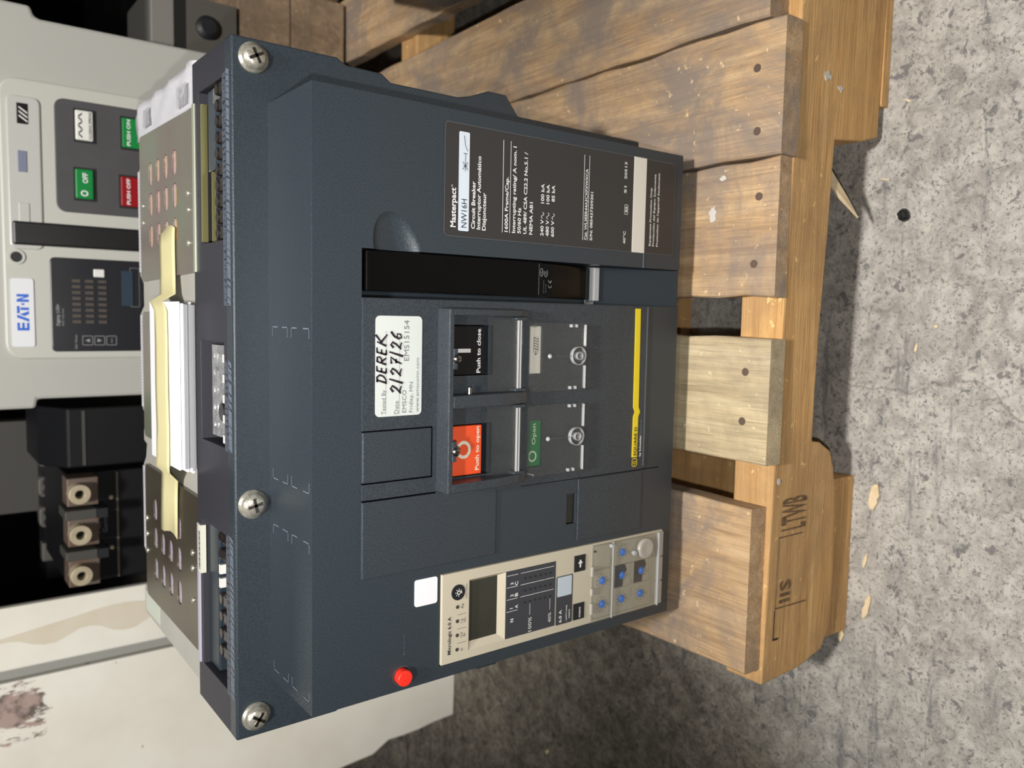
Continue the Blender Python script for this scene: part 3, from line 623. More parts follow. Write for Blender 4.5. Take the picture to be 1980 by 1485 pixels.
def ogr(mb):
    n = 24
    for i in range(n):
        a, b = 2*math.pi*i/n, 2*math.pi*(i+1)/n
        mb.quad([(-0.0402+r*math.cos(t)*1.05, 0.0004, 0.1386+r*math.sin(t)) for r, t in ((0.0036, a), (0.0036, b), (0.0025, b), (0.0025, a))][::-1])
letters('indicator_lettering', [('Open', -0.0325, -0.0182, 0.1363, 0.0030, 1)], mat('pale_green_ink', (0.48, 0.62, 0.45), 0.5), gi, y=0.0004, extra=ogr)
# yellow brand strip
ys = MB().prism([(0.0600, 0.0418), (0.0600, 0.0467), (-0.0120, 0.0461), (-0.0155, 0.0444), (-0.0190, 0.0459), (-0.0490, 0.0461), (-0.0490, 0.0410), (-0.0190, 0.0410), (-0.0155, 0.0392), (-0.0120, 0.0409)], PY-0.0005, PY).build('yellow_strip', yel, br)
letters('strip_lettering', [('SQUARE D', -0.0480, -0.0265, 0.0420, 0.0027, 1)], black_ink, ys, y=PY-0.0007)
def sqd(mb):
    for a, b, c, d in ((-0.0560, -0.0499, 0.0407, 0.0413), (-0.0560, -0.0499, 0.0455, 0.0461), (-0.0560, -0.0554, 0.0407, 0.0461), (-0.0505, -0.0499, 0.0407, 0.0461), (-0.0543, -0.0537, 0.0420, 0.0449), (-0.0543, -0.0522, 0.0444, 0.0449), (-0.0543, -0.0522, 0.0420, 0.0425), (-0.0525, -0.0520, 0.0422, 0.0447)):
        mb.quad([(a, PY-.0004, c), (b, PY-.0004, c), (b, PY-.0004, d), (a, PY-.0004, d)])
letters('square_emblem', [], yel, br, extra=sqd)
letters('strip_subline', [('by Schneider', -0.0488, -0.0330, 0.0370, 0.0019, 1)], white_ink, br, y=PY-0.0004)
letters('strip_subline', [('Electric', -0.0318, -0.0213, 0.0370, 0.0019)], grey_ink, br, y=PY-0.0004)
# red reset push
rp = MB().lathe((-0.1662, 0.004, 0.2368), [(0.0050, -0.01), (0.0050, 0.0080), (0.0046, 0.0088), (0, 0.0090)], 'y', 26).build('reset_push', redb, br, smooth=False, bev=0.0004)
MB().ring((-0.1660, 0.2368), 0.0054, 0.0067, 0.0, 0.012).build('reset_collar', mat('collar', (0.05, 0.06, 0.07), 0.25), br)
letters('moulded_lettering', [('Reset', -0.1530, -0.1400, 0.2350, 0.0014)], mat('moulded_hint', (0.085, 0.095, 0.11), 0.5), br, y=-0.0003)
# blank white sticker above the trip unit (its printed square code is left out)
MB().prism(rrect(-0.1251, -0.1083, 0.2125, 0.2286, 0.0016), -0.0005, 0).build('square_sticker', mat('bright_white_film', (0.86, 0.87, 0.92), 0.4), br)
# ---- trip unit
tu = MB().box(-0.1662, -0.1082, -0.0014, 0.0028, 0.0098, 0.2098)
tume = cut(tu.me(), [MB().box(-0.1608, -0.1150, -0.003, 0.0016, 0.1598, 0.1888).me()])
tr = link('trip_unit', tume, beige, br, bev=0.0005)
TY = -0.0016
# bevelled screen surround + lcd
mb = MB(); o_ = [(-0.1608, 0.1598), (-0.1150, 0.1598), (-0.1150, 0.1888), (-0.1608, 0.1888)]; i_ = [(-0.1560, 0.1655), (-0.1168, 0.1655), (-0.1168, 0.1872), (-0.1560, 0.1872)]
for k in range(4): j = (k+1) % 4; mb.quad([(o_[k][0], -0.0014, o_[k][1]), (o_[j][0], -0.0014, o_[j][1]), (i_[j][0], 0.0012, i_[j][1]), (i_[k][0], 0.0012, i_[k][1])])
mb.build('screen_bezel', beige, tr)
MB().box(-0.1562, -0.1166, 0.0011, 0.0016, 0.1653, 0.1874).build('screen', lcd, tr)
MB().prism([(-0.1605, 0.1172), (-0.1148, 0.1172), (-0.1148, 0.1600), (-0.1605, 0.1600)], TY, TY+0.0006).build('bar_graph_panel', navy, tr)
MB().prism(rrect(-0.1610, -0.1264, 0.1012, 0.1162, 0.0009), TY, TY+0.0006).build('rating_plug', navy, tr)
MB().prism(rrect(-0.1408, -0.1270, 0.1024, 0.1152, 0.0005), TY-0.0003, TY+0.0004).build('square_code_field', mat('blank_pale_blue', (0.52, 0.60, 0.68), 0.5), tr)
MB().box(-0.1606, -0.1489, TY-0.0006, TY+0.0006, 0.0900, 0.1002).build('menu_key', darkp, tr, bev=0.0002)
MB().box(-0.1258, -0.1142, TY-0.0006, TY+0.0006, 0.0900, 0.1002).build('arrow_key', darkp, tr, bev=0.0002)
MB().cyl((-0.1212, TY-0.0004, 0.1977), 0.0050, 0.0012, 'y', 28).build('test_key', darkp, tr)
for x in (-0.1584, -0.1491, -0.1399, -0.1307): MB().lathe((x, TY+0.0003, 0.1980), [(0.0012, 0), (0.0012, 0.0004), (0.0004, 0.0007), (0, 0.0007)], 'y', 12).build('status_lamp', mat('lamp_dark', (0.05, 0.05, 0.04), 0.2) if 'lamp_dark' not in MATS else MATS['lamp_dark'], tr)
def seps(mb):
    for x in (-0.1545, -0.1452, -0.1360): mb.quad([(x, TY, 0.1912), (x+0.0002, TY, 0.1912), (x+0.0002, TY, 0.1980), (x, TY, 0.1980)])
letters('trip_lettering', [('Micrologic 6.0 A', -0.1603, -0.1358, 0.2030, 0.0023, 1), ('Ir', -0.1595, -0.1578, 0.1938, 0.0017), ('Isd', -0.1508, -0.1478, 0.1942, 0.0015), ('Ii', -0.1505, -0.1488, 0.1922, 0.0013), ('I g', -0.1415, -0.1390, 0.1942, 0.0015), ('I∆n', -0.1415, -0.1385, 0.1920, 0.0013), ('Ap', -0.1322, -0.1290, 0.1938, 0.0018), ('test / reset', -0.1263, -0.1166, 0.1910, 0.0011)], black_ink, tr, y=TY-0.0002, extra=seps)
def bars(mb):
    y = TY-0.0003
    for x, zs in ((-0.1424, ((0.1503, 0.1595),)), (-0.1342, ((0.1503, 0.1595), (0.1190, 0.1480))), (-0.1260, ((0.1503, 0.1595), (0.1190, 0.1480))), (-0.1180, ((0.1503, 0.1595), (0.1190, 0.1480)))):
        for z0, z1 in zs: mb.quad([(x, y, z0), (x+0.0003, y, z0), (x+0.0003, y, z1), (x, y, z1)])
    for x0, x1, z in ((-0.1479, -0.1401, 0.1396), (-0.1480, -0.1402, 0.1220)): mb.quad([(x0, y, z), (x1, y, z), (x1, y, z+0.0003), (x0, y, z+0.0003)])
    cx, cz = -0.1212, 0.1977; yy = TY-0.0007
    for i in range(16):
        a, b = 2*math.pi*i/16, 2*math.pi*(i+1)/16
        mb.quad([(cx+r*math.cos(t), yy, cz+r*math.sin(t)) for r, t in ((0.0014, a), (0.0014, b), (0.0008, b), (0.0008, a))][::-1])
    for k in range(7):
        t = math.radians(-100+k*47); mb.stroke([(cx+0.0018*math.cos(t), cz+0.0018*math.sin(t)), (cx+0.0027*math.cos(t), cz+0.0027*math.sin(t))], 0.0004, yy)
    mb.quad([(cx-0.0007, yy, cz-0.0024), (cx+0.0007, yy, cz-0.0024), (cx+0.0007, yy, cz-0.0010), (cx-0.0007, yy, cz-0.0010)])
    ax, az = -0.1200, 0.0951; yk = TY-0.0008   # arrow
    mb.bm.faces.new([mb.bm.verts.new(p) for p in ((ax+0.0030, yk, az), (ax, yk, az+0.0022), (ax, yk, az-0.0022))])
    mb.quad([(ax-0.0028, yk, az-0.0007), (ax, yk, az-0.0007), (ax, yk, az+0.0007), (ax-0.0028, yk, az+0.0007)])
letters('panel_lettering', [('N', -0.1498, -0.1475, 0.1536, 0.0026, 1), ('1', -0.1406, None, 0.1543, 0.0025, 1), ('2', -0.1324, None, 0.1540, 0.0024, 1), ('3', -0.1242, None, 0.1540, 0.0024, 1), ('A', -0.1410, -0.1386, 0.1500, 0.0025, 1), ('B', -0.1328, -0.1304, 0.1502, 0.0026, 1), ('C', -0.1252, -0.1226, 0.1502, 0.0026, 1),
    ('100%', -0.1595, -0.1496, 0.1381, 0.0028), ('40%', -0.1570, -0.1500, 0.1209, 0.0026), ('6.0 A', -0.1594, -0.1505, 0.1112, 0.0024, 1), ('LM7711046', -0.1590, -0.1480, 0.1062, 0.0011, 1), ('33073', -0.1578, -0.1515, 0.1035, 0.0011, 1), ], white_ink, tr, y=TY-0.0003, extra=bars)
letters('key_lettering', [('menu', -0.1591, -0.1517, 0.0940, 0.0020, 1)], white_ink, tr, y=TY-0.0008)
for x in (-0.1385, -0.1303, -0.1221):
    for z in (0.1440, 0.1396, 0.1352, 0.1308, 0.1264, 0.1220): 
        MB().box(x-0.0006, x+0.0006, TY-0.0003, TY, z-0.0005, z+0.0005).build('bar_lamp', darkp, tr)
# dial field
df = MB().box(-0.1652, -0.1090, TY, TY+0.0004, 0.0115, 0.0835).build('dial_field', beige2, tr)
dials = ((-0.1541, 0.0727), (-0.1366, 0.0730), (-0.1540, 0.0531), (-0.1361, 0.0533), (-0.1188, 0.0532), (-0.1537, 0.0331), (-0.1362, 0.0330))
dmesh = None
for x, z in dials:
    d = MB(); d.lathe((x, TY, z), [(0.0022, 0), (0.0022, 0.0012), (0.0018, 0.0016), (0, 0.0016)], 'y', 14)
    for k in range(10):
        t = 2*math.pi*k/10+0.2; u = (math.cos(t), math.sin(t)); w = (-u[1], u[0])
        d.prism([(x+u[0]*0.0019+w[0]*0.0004, z+u[1]*0.0019+w[1]*0.0004), (x+u[0]*0.0029+w[0]*0.0003, z+u[1]*0.0029+w[1]*0.0003), (x+u[0]*0.0029-w[0]*0.0003, z+u[1]*0.0029-w[1]*0.0003), (x+u[0]*0.0019-w[0]*0.0004, z+u[1]*0.0019-w[1]*0.0004)], TY-0.0010, TY)
    d.build('setting_dial', blue_m, tr)
for pts in ([(-0.1448, 0.0604), (-0.1282, 0.0600), (-0.1282, 0.0502), (-0.1330, 0.0478), (-0.1360, 0.0510), (-0.1448, 0.0520)], [(-0.1448, 0.0403), (-0.1282, 0.0398), (-0.1282, 0.0292), (-0.1325, 0.0272), (-0.1360, 0.0305), (-0.1448, 0.0316)]):
    MB().prism([(a, b) for a, b in [(pts[0][0]+.0002, pts[0][1]), *pts[1:]]], TY-0.0002, TY+0.0002).build('dial_shading', navy, tr)
def dl(mb):
    y = TY-0.0003
    def rect(x0, x1, z0, z1, w=0.0002):
        for a, b, c, d in ((x0, x1, z0, z0+w), (x0, x1, z1-w, z1), (x0, x0+w, z0, z1), (x1-w, x1, z0, z1)): mb.quad([(a, y, c), (b, y, c), (b, y, d), (a, y, d)])
    rect(-0.1640, -0.1283, 0.0650, 0.0822); rect(-0.1275, -0.1100, 0.0650, 0.0822); rect(-0.1640, -0.1100, 0.0215, 0.0632)
    rect(-0.1282, -0.1281, 0.0410, 0.0632); rect(-0.1452, -0.1280, 0.0440, 0.0606); rect(-0.1452, -0.1280, 0.0243, 0.0405)
    for x, z in dials:
        for k in range(10):
            t = 2*math.pi*k/10+0.2; mb.stroke([(x+0.0032*math.cos(t), z+0.0032*math.sin(t)), (x+0.0040*math.cos(t), z+0.0040*math.sin(t))], 0.00025, y)
            mb.stroke([(x+0.0051*math.cos(t)-.0004, z+0.0051*math.sin(t)), (x+0.0051*math.cos(t)+.0004, z+0.0051*math.sin(t)+.0003)], 0.0005, y)
letters('dial_lettering', [('Ir', -0.1632, -0.1618, 0.0805, 0.0011), ('tr', -0.1455, -0.1440, 0.0805, 0.0011), ('short time', -0.1632, -0.1570, 0.0617, 0.0009), ('ground fault', -0.1540, -0.1470, 0.0428, 0.0009), ('alarm', -0.1262, -0.1210, 0.0640, 0.0009), ('test', -0.1195, -0.1165, 0.0422, 0.0009), ('setting', -0.1630, -0.1570, 0.0188, 0.0009), ('delay', -0.1440, -0.1400, 0.0422, 0.0009)], mat('brown_print', (0.12, 0.10, 0.08), 0.6), tr, y=TY-0.0003, extra=dl)
MB().cyl((-0.1140, TY-0.0006, 0.0807), 0.0009, 0.001, 'y', 12).build('test_pin', darkp, tr)
MB().lathe((-0.1188, -0.0030, 0.0313), [(0.0078, 0), (0.0078, 0.0022), (0.0070, 0.0028), (0.0058, 0.0030), (0, 0.0026)], 'y', 30).build('clear_knob', mat('frost_knob', (0.42, 0.40, 0.36), 0.18), tr, smooth=False, bev=0.0003)
cc = MB().prism([(-0.1656, 0.0170), (-0.1088, 0.0170), (-0.1088, 0.0846), (-0.1656, 0.0846)], -0.0040, -0.0030).build('clear_dial_cover', clear, tr)
boxes('dial_cover_lip', [(-0.1655, -0.1089, -0.0050, -0.0030, 0.0165, 0.0173), (-0.1656, -0.1088, -0.0043, -0.0030, 0.0644, 0.0647)], clear_edge, tr, bev=0.0001)
MB().box(-0.1100, -0.1125, -0.0062, -0.0030, 0.0652, 0.0680).build('lead_seal_eye', clear_edge, tr, bev=0.0004)
MB().cyl((-0.1208, -0.0052, 0.0425), 0.0020, 0.003, 'y', 12).build('seal_stud', clear_edge, tr, bev=0.0004)
boxes('cover_catch', [(x0, x1, -0.0030, 0.001, 0.0103, 0.0162) for x0, x1 in ((-0.1653, -0.1478), (-0.1468, -0.1290), (-0.1280, -0.1092))], mould, tr, bev=0.0004)
boxes('cover_hinge', [(x0, x1, -0.0046, -0.0028, 0.0840, 0.0856) for x0, x1 in ((-0.1590, -0.1510), (-0.1450, -0.1400), (-0.1310, -0.1240))], mould, tr, bev=0.0003)
# ---- screws on the back plate
for x, z in ((0.1998, 0.3030), (-0.0640, 0.3052), (-0.1980, 0.3040)):
    s_ = MB().lathe((x, FY, z), [(0.0088, 0), (0.0088, 0.0010), (0.0074, 0.0012), (0.0072, 0.0026), (0.0066, 0.0040), (0.0050, 0.0053), (0.0026, 0.0060), (0, 0.0062)], 'y', 36).build('mounting_screw', steel, br, smooth=True)
    a = random.uniform(0, 1.5); m2 = MB()
    for k in range(2):
        t = a+k*math.pi/2; u = (math.cos(t), math.sin(t)); w = (-u[1]*0.0009, u[0]*0.0009)
        m2.prism([(x+u[0]*0.0045+w[0], z+u[1]*0.0045+w[1]), (x+u[0]*0.0045-w[0], z+u[1]*0.0045-w[1]), (x-u[0]*0.0045-w[0], z-u[1]*0.0045-w[1]), (x-u[0]*0.0045+w[0], z-u[1]*0.0045+w[1])], FY-0.0063, FY-0.0046)
    m2.build('cross_recess', darksteel, s_)
# bracket marks moulded on the top of the front cover
mb = MB(); ZC = 0.2947
from itertools import product
def lmark(x, y, dx, dy):
    L = 0.0060
    mb.quad([(x, y, ZC), (x+dx*L, y, ZC), (x+dx*L, y+dy*0.0006, ZC), (x, y+dy*0.0006, ZC)]); mb.quad([(x, y, ZC), (x, y+dy*L*1.4, ZC), (x+dx*0.0006, y+dy*L*1.4, ZC), (x+dx*0.0006, y, ZC)])
for xa, xb in ((-0.0480, 0.0440), (-0.1680, -0.0760)):
    for x, s2 in ((xa, 1), (xb, -1)):
        lmark(x, 0.0030, s2, 1); lmark(x, 0.0285, s2, -1); lmark(x, 0.0335, s2, 1); lmark(x, 0.0570, s2, -1)
mb.build('bracket_marks', dim_ink, br, kind='stuff')
# ---- top of the breaker
LT = 0.3155
lid = MB().box(-0.2108, 0.2108, FY+0.0118, 0.1400, 0.2550, LT)
rec = [(0.0950, 0.1905, 0.0815, 0.1275), (-0.0315, 0.0335, 0.0820, 0.1290), (-0.1850, -0.0860, 0.0820, 0.1300)]
lme = cut(lid.me(), [MB().box(a, b, c, d, 0.2900, 0.34).me() for a, b, c, d in rec])
link('terminal_housing', lme, body, br, bev=0.0008)
MB().box(-0.1880, 0.1880, 0.1395, 0.3000, BZ, 0.2600).build('body', body, br, bev=0.002)
MB().box(-0.1900, 0.1900, FY+0.011, 0.1395, BZ, 0.2602).build('side_skirt', body, br)
# grey-beige moulding with scalloped back edge
P = [(-0.2090, 0.1398), (0.2110, 0.1398), (0.2120, 0.3020), (0.1900, 0.3040), (0.1780, 0.2900), (0.1700, 0.2905), (0.1660, 0.3080), (0.0800, 0.3090), (0.0730, 0.2980), (0.0560, 0.2980), (0.0500, 0.3090), (-0.0300, 0.3090), (-0.0380, 0.2960), (-0.0455, 0.2960), (-0.0465, 0.3060), (-0.0570, 0.3060), (-0.0590, 0.2970), (-0.0690, 0.3000), (-0.0760, 0.3080), (-0.1500, 0.3100), (-0.1600, 0.2950), (-0.1800, 0.2960), (-0.1810, 0.3120), (-0.1850, 0.3120), (-0.2060, 0.3120)]
MB().prism(P, 0.2590, 0.3110, 'z').build('arc_chamber_moulding', mould, br, bev=0.0012)
def slot_pts(x, y, lx, wy, n=6):
    Q = []
    for s2 in (1, -1):
        for i in range(n+1):
            t = math.radians(-90+180*i/n) if s2 == 1 else math.radians(90+180*i/n)
            Q.append((x+s2*(lx/2-wy/2)+wy/2*math.cos(t), y+wy/2*math.sin(t)))
    return Q
def chute(x0, x1, xb0, xb1, rows, m_, mi, lab, sl):
    me = MB().prism([(x0, 0.1440), (x1, 0.1440), (xb1, 0.2870), (xb1-0.004, 0.2900), (xb0+0.004, 0.2900), (xb0, 0.2870)], 0.3105, 0.3142, 'z').me()
    cs = [MB().prism(slot_pts(x, y, sl, 0.0105), 0.3090, 0.3160, 'z').me() for x, y in rows]
    me = cut(me, cs) if cs else me
    p = link('arc_chute_plate', me, m_, br, bev=0.0006, label=lab)
    for x, y in rows:
        q = MB()
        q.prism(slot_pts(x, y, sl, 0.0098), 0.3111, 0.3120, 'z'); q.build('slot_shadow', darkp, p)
        MB().prism(slot_pts(x, y-0.0026, sl-0.0015, 0.0042), 0.3120, 0.3136, 'z').build('louvre', mi[0], p)
        MB().prism(slot_pts(x, y+0.0022, sl-0.0015, 0.0042), 0.3120, 0.3133, 'z').build('louvre', mi[1], p)
    return p
yr = (0.1905, 0.2130, 0.2350, 0.2570)
R_rows = [(x, y) for x in (0.1560, 0.1330, 0.1088) for y in yr]
L_rows = [(x, y) for x in (-0.1065, -0.1295, -0.1545) for y in (0.1920, 0.2150, 0.2370, 0.2590)]
chute(0.0780, 0.1850, 0.0750, 0.1885, R_rows, bronze, (pinkl, copper), 'greenish passivated plate with copper-coloured slots', 0.0180)
chute(-0.0520, 0.0525, -0.0505, 0.0505, [], bronze, (copper, pinkl), 'plain plate mostly under the paper', 0.016)
chute(-0.1830, -0.0745, -0.1830, -0.0735, L_rows, bronze2, (blueslot, blueslot2), 'dark olive plate with bluish slots', 0.0180)
for x, y in ((0.1310, 0.1580), (0.1200, 0.1570), (0.0980, 0.1580), (0.1210, 0.2800), (0.1340, 0.2800), (0.0225, 0.1540), (-0.0045, 0.1540), (-0.0180, 0.1560), (-0.1270, 0.1580), (-0.1160, 0.1580), (-0.1500, 0.1580), (-0.1311, 0.2850), (-0.1180, 0.2850), (-0.1450, 0.2850)):
    MB().lathe((x, y, 0.3140), [(0.0024, 0), (0.0022, 0.0010), (0.001, 0.0015), (0, 0.0016)], 'z', 12, 1).build('rivet', steel, br, smooth=True)
MB().box(0.0775, 0.1855, 0.1350, 0.1395, 0.3100, 0.3165).build('plate_edge_strip', mat('pale_metal', (0.62, 0.66, 0.52), 0.35, 0.6), br, bev=0.0004)
MB().box(-0.1860, -0.0900, 0.1345, 0.1395, 0.3100, 0.3165).build('plate_edge_strip', mat('violet_grey_strip', (0.42, 0.40, 0.50), 0.4), br, bev=0.0004)
# warning labels on the back lip
for x0, x1 in ((0.0830, 0.1640), (-0.0280, 0.0480), (-0.1480, -0.0780)):
    l_ = MB().box(x0, x1, 0.2935, 0.3075, 0.3112, 0.3117).build('warning_label', labelw, br)
    MB().box(x0+0.003, x1-0.003, 0.2925, 0.2950, 0.3118, 0.3122).build('red_stripe', redstripe, l_)
    mb = MB()
    for k in range(26):
        xx = x0+0.004+k*(x1-x0-0.008)/26
        mb.quad([(xx, 0.2962, 0.3119), (xx+0.0012, 0.2962, 0.3119), (xx+0.0012, 0.3055-0.003*random.random(), 0.3119), (xx, 0.3055, 0.3119)])
    mb.build('label_print', mat('faint_print', (0.55, 0.50, 0.52), 0.6) if 'faint_print' not in MATS else MATS['faint_print'], l_)
# crumpled white label over the right edge
bm = bmesh.new(); nx, ny = 6, 18; rows = []; r = random.Random(4)
for j in range(ny+1):
    y = 0.1405+0.163*j/ny; ex = r.uniform(-0.0012, 0.0016)
    rows.append([bm.verts.new((0.1865+(0.0285+ex)*i/nx, y, 0.3125+0.0012*math.sin(j*1.3+i)*(i/nx)+r.uniform(0, 0.0006))) for i in range(nx+1)])
for a, b in zip(rows, rows[1:]):
    for i in range(nx): bm.faces.new((a[i], a[i+1], b[i+1], b[i]))
me = bpy.data.meshes.new('l'); bm.to_mesh(me); bm.free()
cl = link('paper_label', me, labelw, br, smooth=True); so = cl.modifiers.new('s', 'SOLIDIFY'); so.thickness = 0.0003
mb = MB()
for y0, y1, x0, x1 in ((0.1560, 0.1800, 0.1900, 0.2040), (0.2540, 0.2730, 0.1930, 0.2060)):
    for k in range(14):
        y = y0+(y1-y0)*k/14; mb.quad([(x0, y, 0.3150), (x1, y, 0.3150), (x1, y+0.0007+0.0004*(k % 3), 0.3150), (x0, y+0.0007+0.0004*(k % 3), 0.3150)])
mb.build('barcode', mat('grey_bar', (0.45, 0.45, 0.48), 0.6), cl, kind='stuff')
ol = MB().prism([(-0.1850, 0.262), (-0.1852, 0.306), (-0.2020, 0.306), (-0.2020, 0.262)], 0.3111, 0.3115, 'z').build('faded_label', labelold, br)
bs = MB().box(-0.1225, -0.0900, 0.1290, 0.1345, 0.3135, 0.3170).build('serial_label', mat('cream_label', (0.66, 0.66, 0.56), 0.6), br)
mb = MB()
for k in range(22): xx = -0.1200+k*0.0012; mb.quad([(xx, 0.1305, 0.3172), (xx+0.0005+0.0002*(k % 3), 0.1305, 0.3172), (xx+0.0005+0.0002*(k % 3), 0.1330, 0.3172), (xx, 0.1330, 0.3172)])
mb.build('barcode', black_ink, bs, kind='stuff')
# right recess: spring plate, brass rails, terminal row
MB().box(0.1400, 0.1895, 0.1060, 0.1180, 0.2950, 0.3125).build('terminal_block', mat('blue_block', (0.045, 0.058, 0.075), 0.3), br, bev=0.0006)
MB().box(0.0960, 0.1390, 0.1075, 0.1090, 0.3112, 0.3135).build('brass_rail', brass, br)
MB().box(0.0965, 0.1830, 0.1230, 0.1260, 0.3115, 0.3150).build('brass_rail', brass, br)
MB().box(0.1800, 0.1890, 0.1000, 0.1060, 0.3000, 0.3130).build('bright_clip', galv, br)
def terminal(x, y0, m_, hole=False):
    t_ = MB(); t_.cyl((x, y0+0.0130, 0.2930), 0.0044, 0.0215, 'z', 14, 0.0036); t_.box(x-0.0036, x+0.0036, y0, y0+0.0095, 0.2920, 0.3140)
    t_ = t_.build('terminal_screw', m_, br, bev=0.0006)
    return t_
for k in range(10): terminal(0.1865-k*0.0096, 0.0830, term_m)
for k in range(4): terminal(-0.1310-k*0.0112, 0.0835, darkp if False else term_m)
for x in (-0.0905, -0.1015): terminal(x, 0.0835, term_m)
for x in (-0.1125, -0.1215): MB().box(x-0.003, x+0.003, 0.0980, 0.1010, 0.3020, 0.3140).build('contact', ewhite, br)
MB().box(-0.1840, -0.0870, 0.1080, 0.1290, 0.2905, 0.3120).build('terminal_block', slotp, br, bev=0.001)
# centre recess: galvanised bracket with embossed rings and white tabs
gb = MB().box(-0.0270, 0.0310, 0.0985, 0.1150, 0.2905, 0.3125).build('galvanised_bracket', galv, br)
for k in range(5): MB().ring((0, 0), 0.0030, 0.0040, 0, 0.0006, 16).build('embossed_ring', galv, gb) if False else link('embossed_ring', (lambda m_: (m_.transform(Matrix.Translation((0.0240-k*0.0110, 0.1070, 0.3125)) @ Matrix.Rotation(math.radians(-90), 4, 'X')), m_)[1])(MB().ring((0, 0), 0.0030, 0.0040, -0.0006, 0.0, 16).me()), galv, gb)
for k in range(5):
    x = 0.0235-k*0.0125
    MB().box(x-0.0025, x+0.0025, 0.0832, 0.0868, 0.2905, 0.3150).build('white_tab', ewhite, br)
MB().cyl((-0.0105, 0.0930, 0.2920), 0.0058, 0.0220, 'z', 20).build('black_plug', term_m, br, bev=0.0006)
MB().box(-0.0300, 0.0330, 0.0872, 0.0978, 0.2905, 0.3090).build('terminal_block', body, br)
# printed wiring legend along the top edge of the housing
lg = MB(); LZ = 0.3163; r = random.Random(9)
def seg(x0, y0, x1, y1, w=0.00022):
    dx, dy = x1-x0, y1-y0; q = math.hypot(dx, dy); nx, ny = -dy/q*w/2, dx/q*w/2
    lg.quad([(x0+nx, y0+ny, LZ), (x1+nx, y1+ny, LZ), (x1-nx, y1-ny, LZ), (x0-nx, y0-ny, LZ)])
for xa, xb in ((0.0560, 0.1890), (-0.0320, 0.0210), (-0.1860, -0.0870)):
    x = xa
    while x < xb:
        y0, y1 = 0.0650, 0.0785
        if r.random() < 0.5: seg(x, y0, x, y1)
        k = r.choice((2, 3, 4))
        for i in range(k+2): seg(x+0.0006*i, y0+0.0012, x+0.0006*i+0.0018, y0+0.0068, 0.0004)
        for i in range(5): yy = 0.0728+i*0.0012; seg(x+0.0004, yy, x+r.uniform(0.0020, 0.0040), yy, 0.0004)
        x += r.uniform(0.0030, 0.0044)
    seg(xa, 0.0785, xb, 0.0785); seg(xa, 0.0655, xb, 0.0655)
lg.build('wiring_legend', grey_ink, br, kind='stuff')

# ------------------------------------------------------------------ paper stack and tape on top of the breaker
ps = thing('paper_stack', 'folded white papers taped flat on top of the breaker', 'paper', (0, 0.165, 0.3150))
for k in range(7):
    dz = 0.3146+k*0.0021; j = random.uniform(-0.0012, 0.0012)
    MB().box(-0.0540-0.002*math.sin(k)+j, 0.0572+j, 0.1440-0.0015*(k % 3)-k*0.0018, 0.2030+j, dz, dz+0.0017).build('sheet', paper, ps, bev=0.0003)
pts = [(0.1104, 0.2075, 0.3156), (0.1000, 0.2080, 0.3156), (0.0780, 0.2075, 0.3156), (0.0640, 0.2040, 0.3165), (0.0585, 0.1850, 0.3290), (0.0520, 0.1700, 0.3302), (0.0300, 0.1690, 0.3302), (0.0, 0.1690, 0.3304), (-0.0300, 0.1685, 0.3302), (-0.0520, 0.1700, 0.3302), (-0.0600, 0.1830, 0.3270), (-0.0700, 0.2060, 0.3165), (-0.0850, 0.2110, 0.3158), (-0.1140, 0.2130, 0.3158)]
bm = bmesh.new(); rows = []
W_ = [0.021, 0.0205, 0.0205, 0.021, 0.0175, 0.0160, 0.0160, 0.0160, 0.0160, 0.0165, 0.0185, 0.0215, 0.0220, 0.0225]
for (x, y, z), w_ in zip(pts, W_): rows.append([bm.verts.new((x+(0.0024*math.sin(5*u) if x in (0.1104, -0.1140) else 0), y+w_*(u-0.5)*2, z)) for u in (0, 0.2, 0.4, 0.6, 0.8, 1)])
for a, b in zip(rows, rows[1:]):
    for i in range(5): bm.faces.new((a[i], a[i+1], b[i+1], b[i]))
bmesh.ops.recalc_face_normals(bm, faces=bm.faces)
me = bpy.data.meshes.new('t'); bm.to_mesh(me); bm.free()
tp = link('masking_tape', me, tape, smooth=True); so = tp.modifiers.new('s', 'SOLIDIFY'); so.thickness = 0.0003
tag(tp, 'torn strip of yellow masking tape holding papers on top of the breaker', 'tape')

# ------------------------------------------------------------------ light grey breaker behind
EY = 0.50
ea = thing('grey_circuit_breaker', 'light grey circuit breaker with black trip panel standing behind the dark breaker', 'circuit breaker', (0.145, 0.62, ZT))
MB().prism([(-0.0378, ZT+.0056), (0.3300, ZT+.0056), (0.3283, 0.3530), (0.3300, 0.3580), (0.3390, 0.3610), (0.3390, 0.4450), (-0.0470, 0.4450), (-0.0470, 0.3657), (-0.0378, 0.3640)], EY, EY+0.20).build('casing', eat, ea, bev=0.003)
bz = MB().prism(rrect(0.0020, 0.2690, 0.1500, 0.3900, 0.016, 6), EY-0.0040, EY+0.001).build('bezel', eat2, ea, bev=0.002)
win = MB().prism(rrect(0.1080, 0.2520, 0.3560, 0.3840, 0.006), EY-0.0060, EY-0.0035).build('frosted_window', eatwin, ea, bev=0.0015)
for x0, x1, z0, z1, m_ in ((0.2259, 0.2452, 0.3662, 0.3755, fblack2), (0.1809, 0.2009, 0.3680, 0.3757, mat('blue_grey_window', (0.20, 0.22, 0.30), 0.2)), (0.1300, 0.1520, 0.3670, 0.3760, eatwin)):
    MB().box(x0, x1, EY-0.0068, EY-0.0055, z0, z1).build('viewing_port', m_, ea, bev=0.0006)
mb = MB()
for k in range(3): mb.quad([(0.2275+0.004*k, EY-0.0070, 0.3668), (0.2290+0.004*k, EY-0.0070, 0.3668), (0.2340+0.004*k, EY-0.0070, 0.3738), (0.2325+0.004*k, EY-0.0070, 0.3738)])
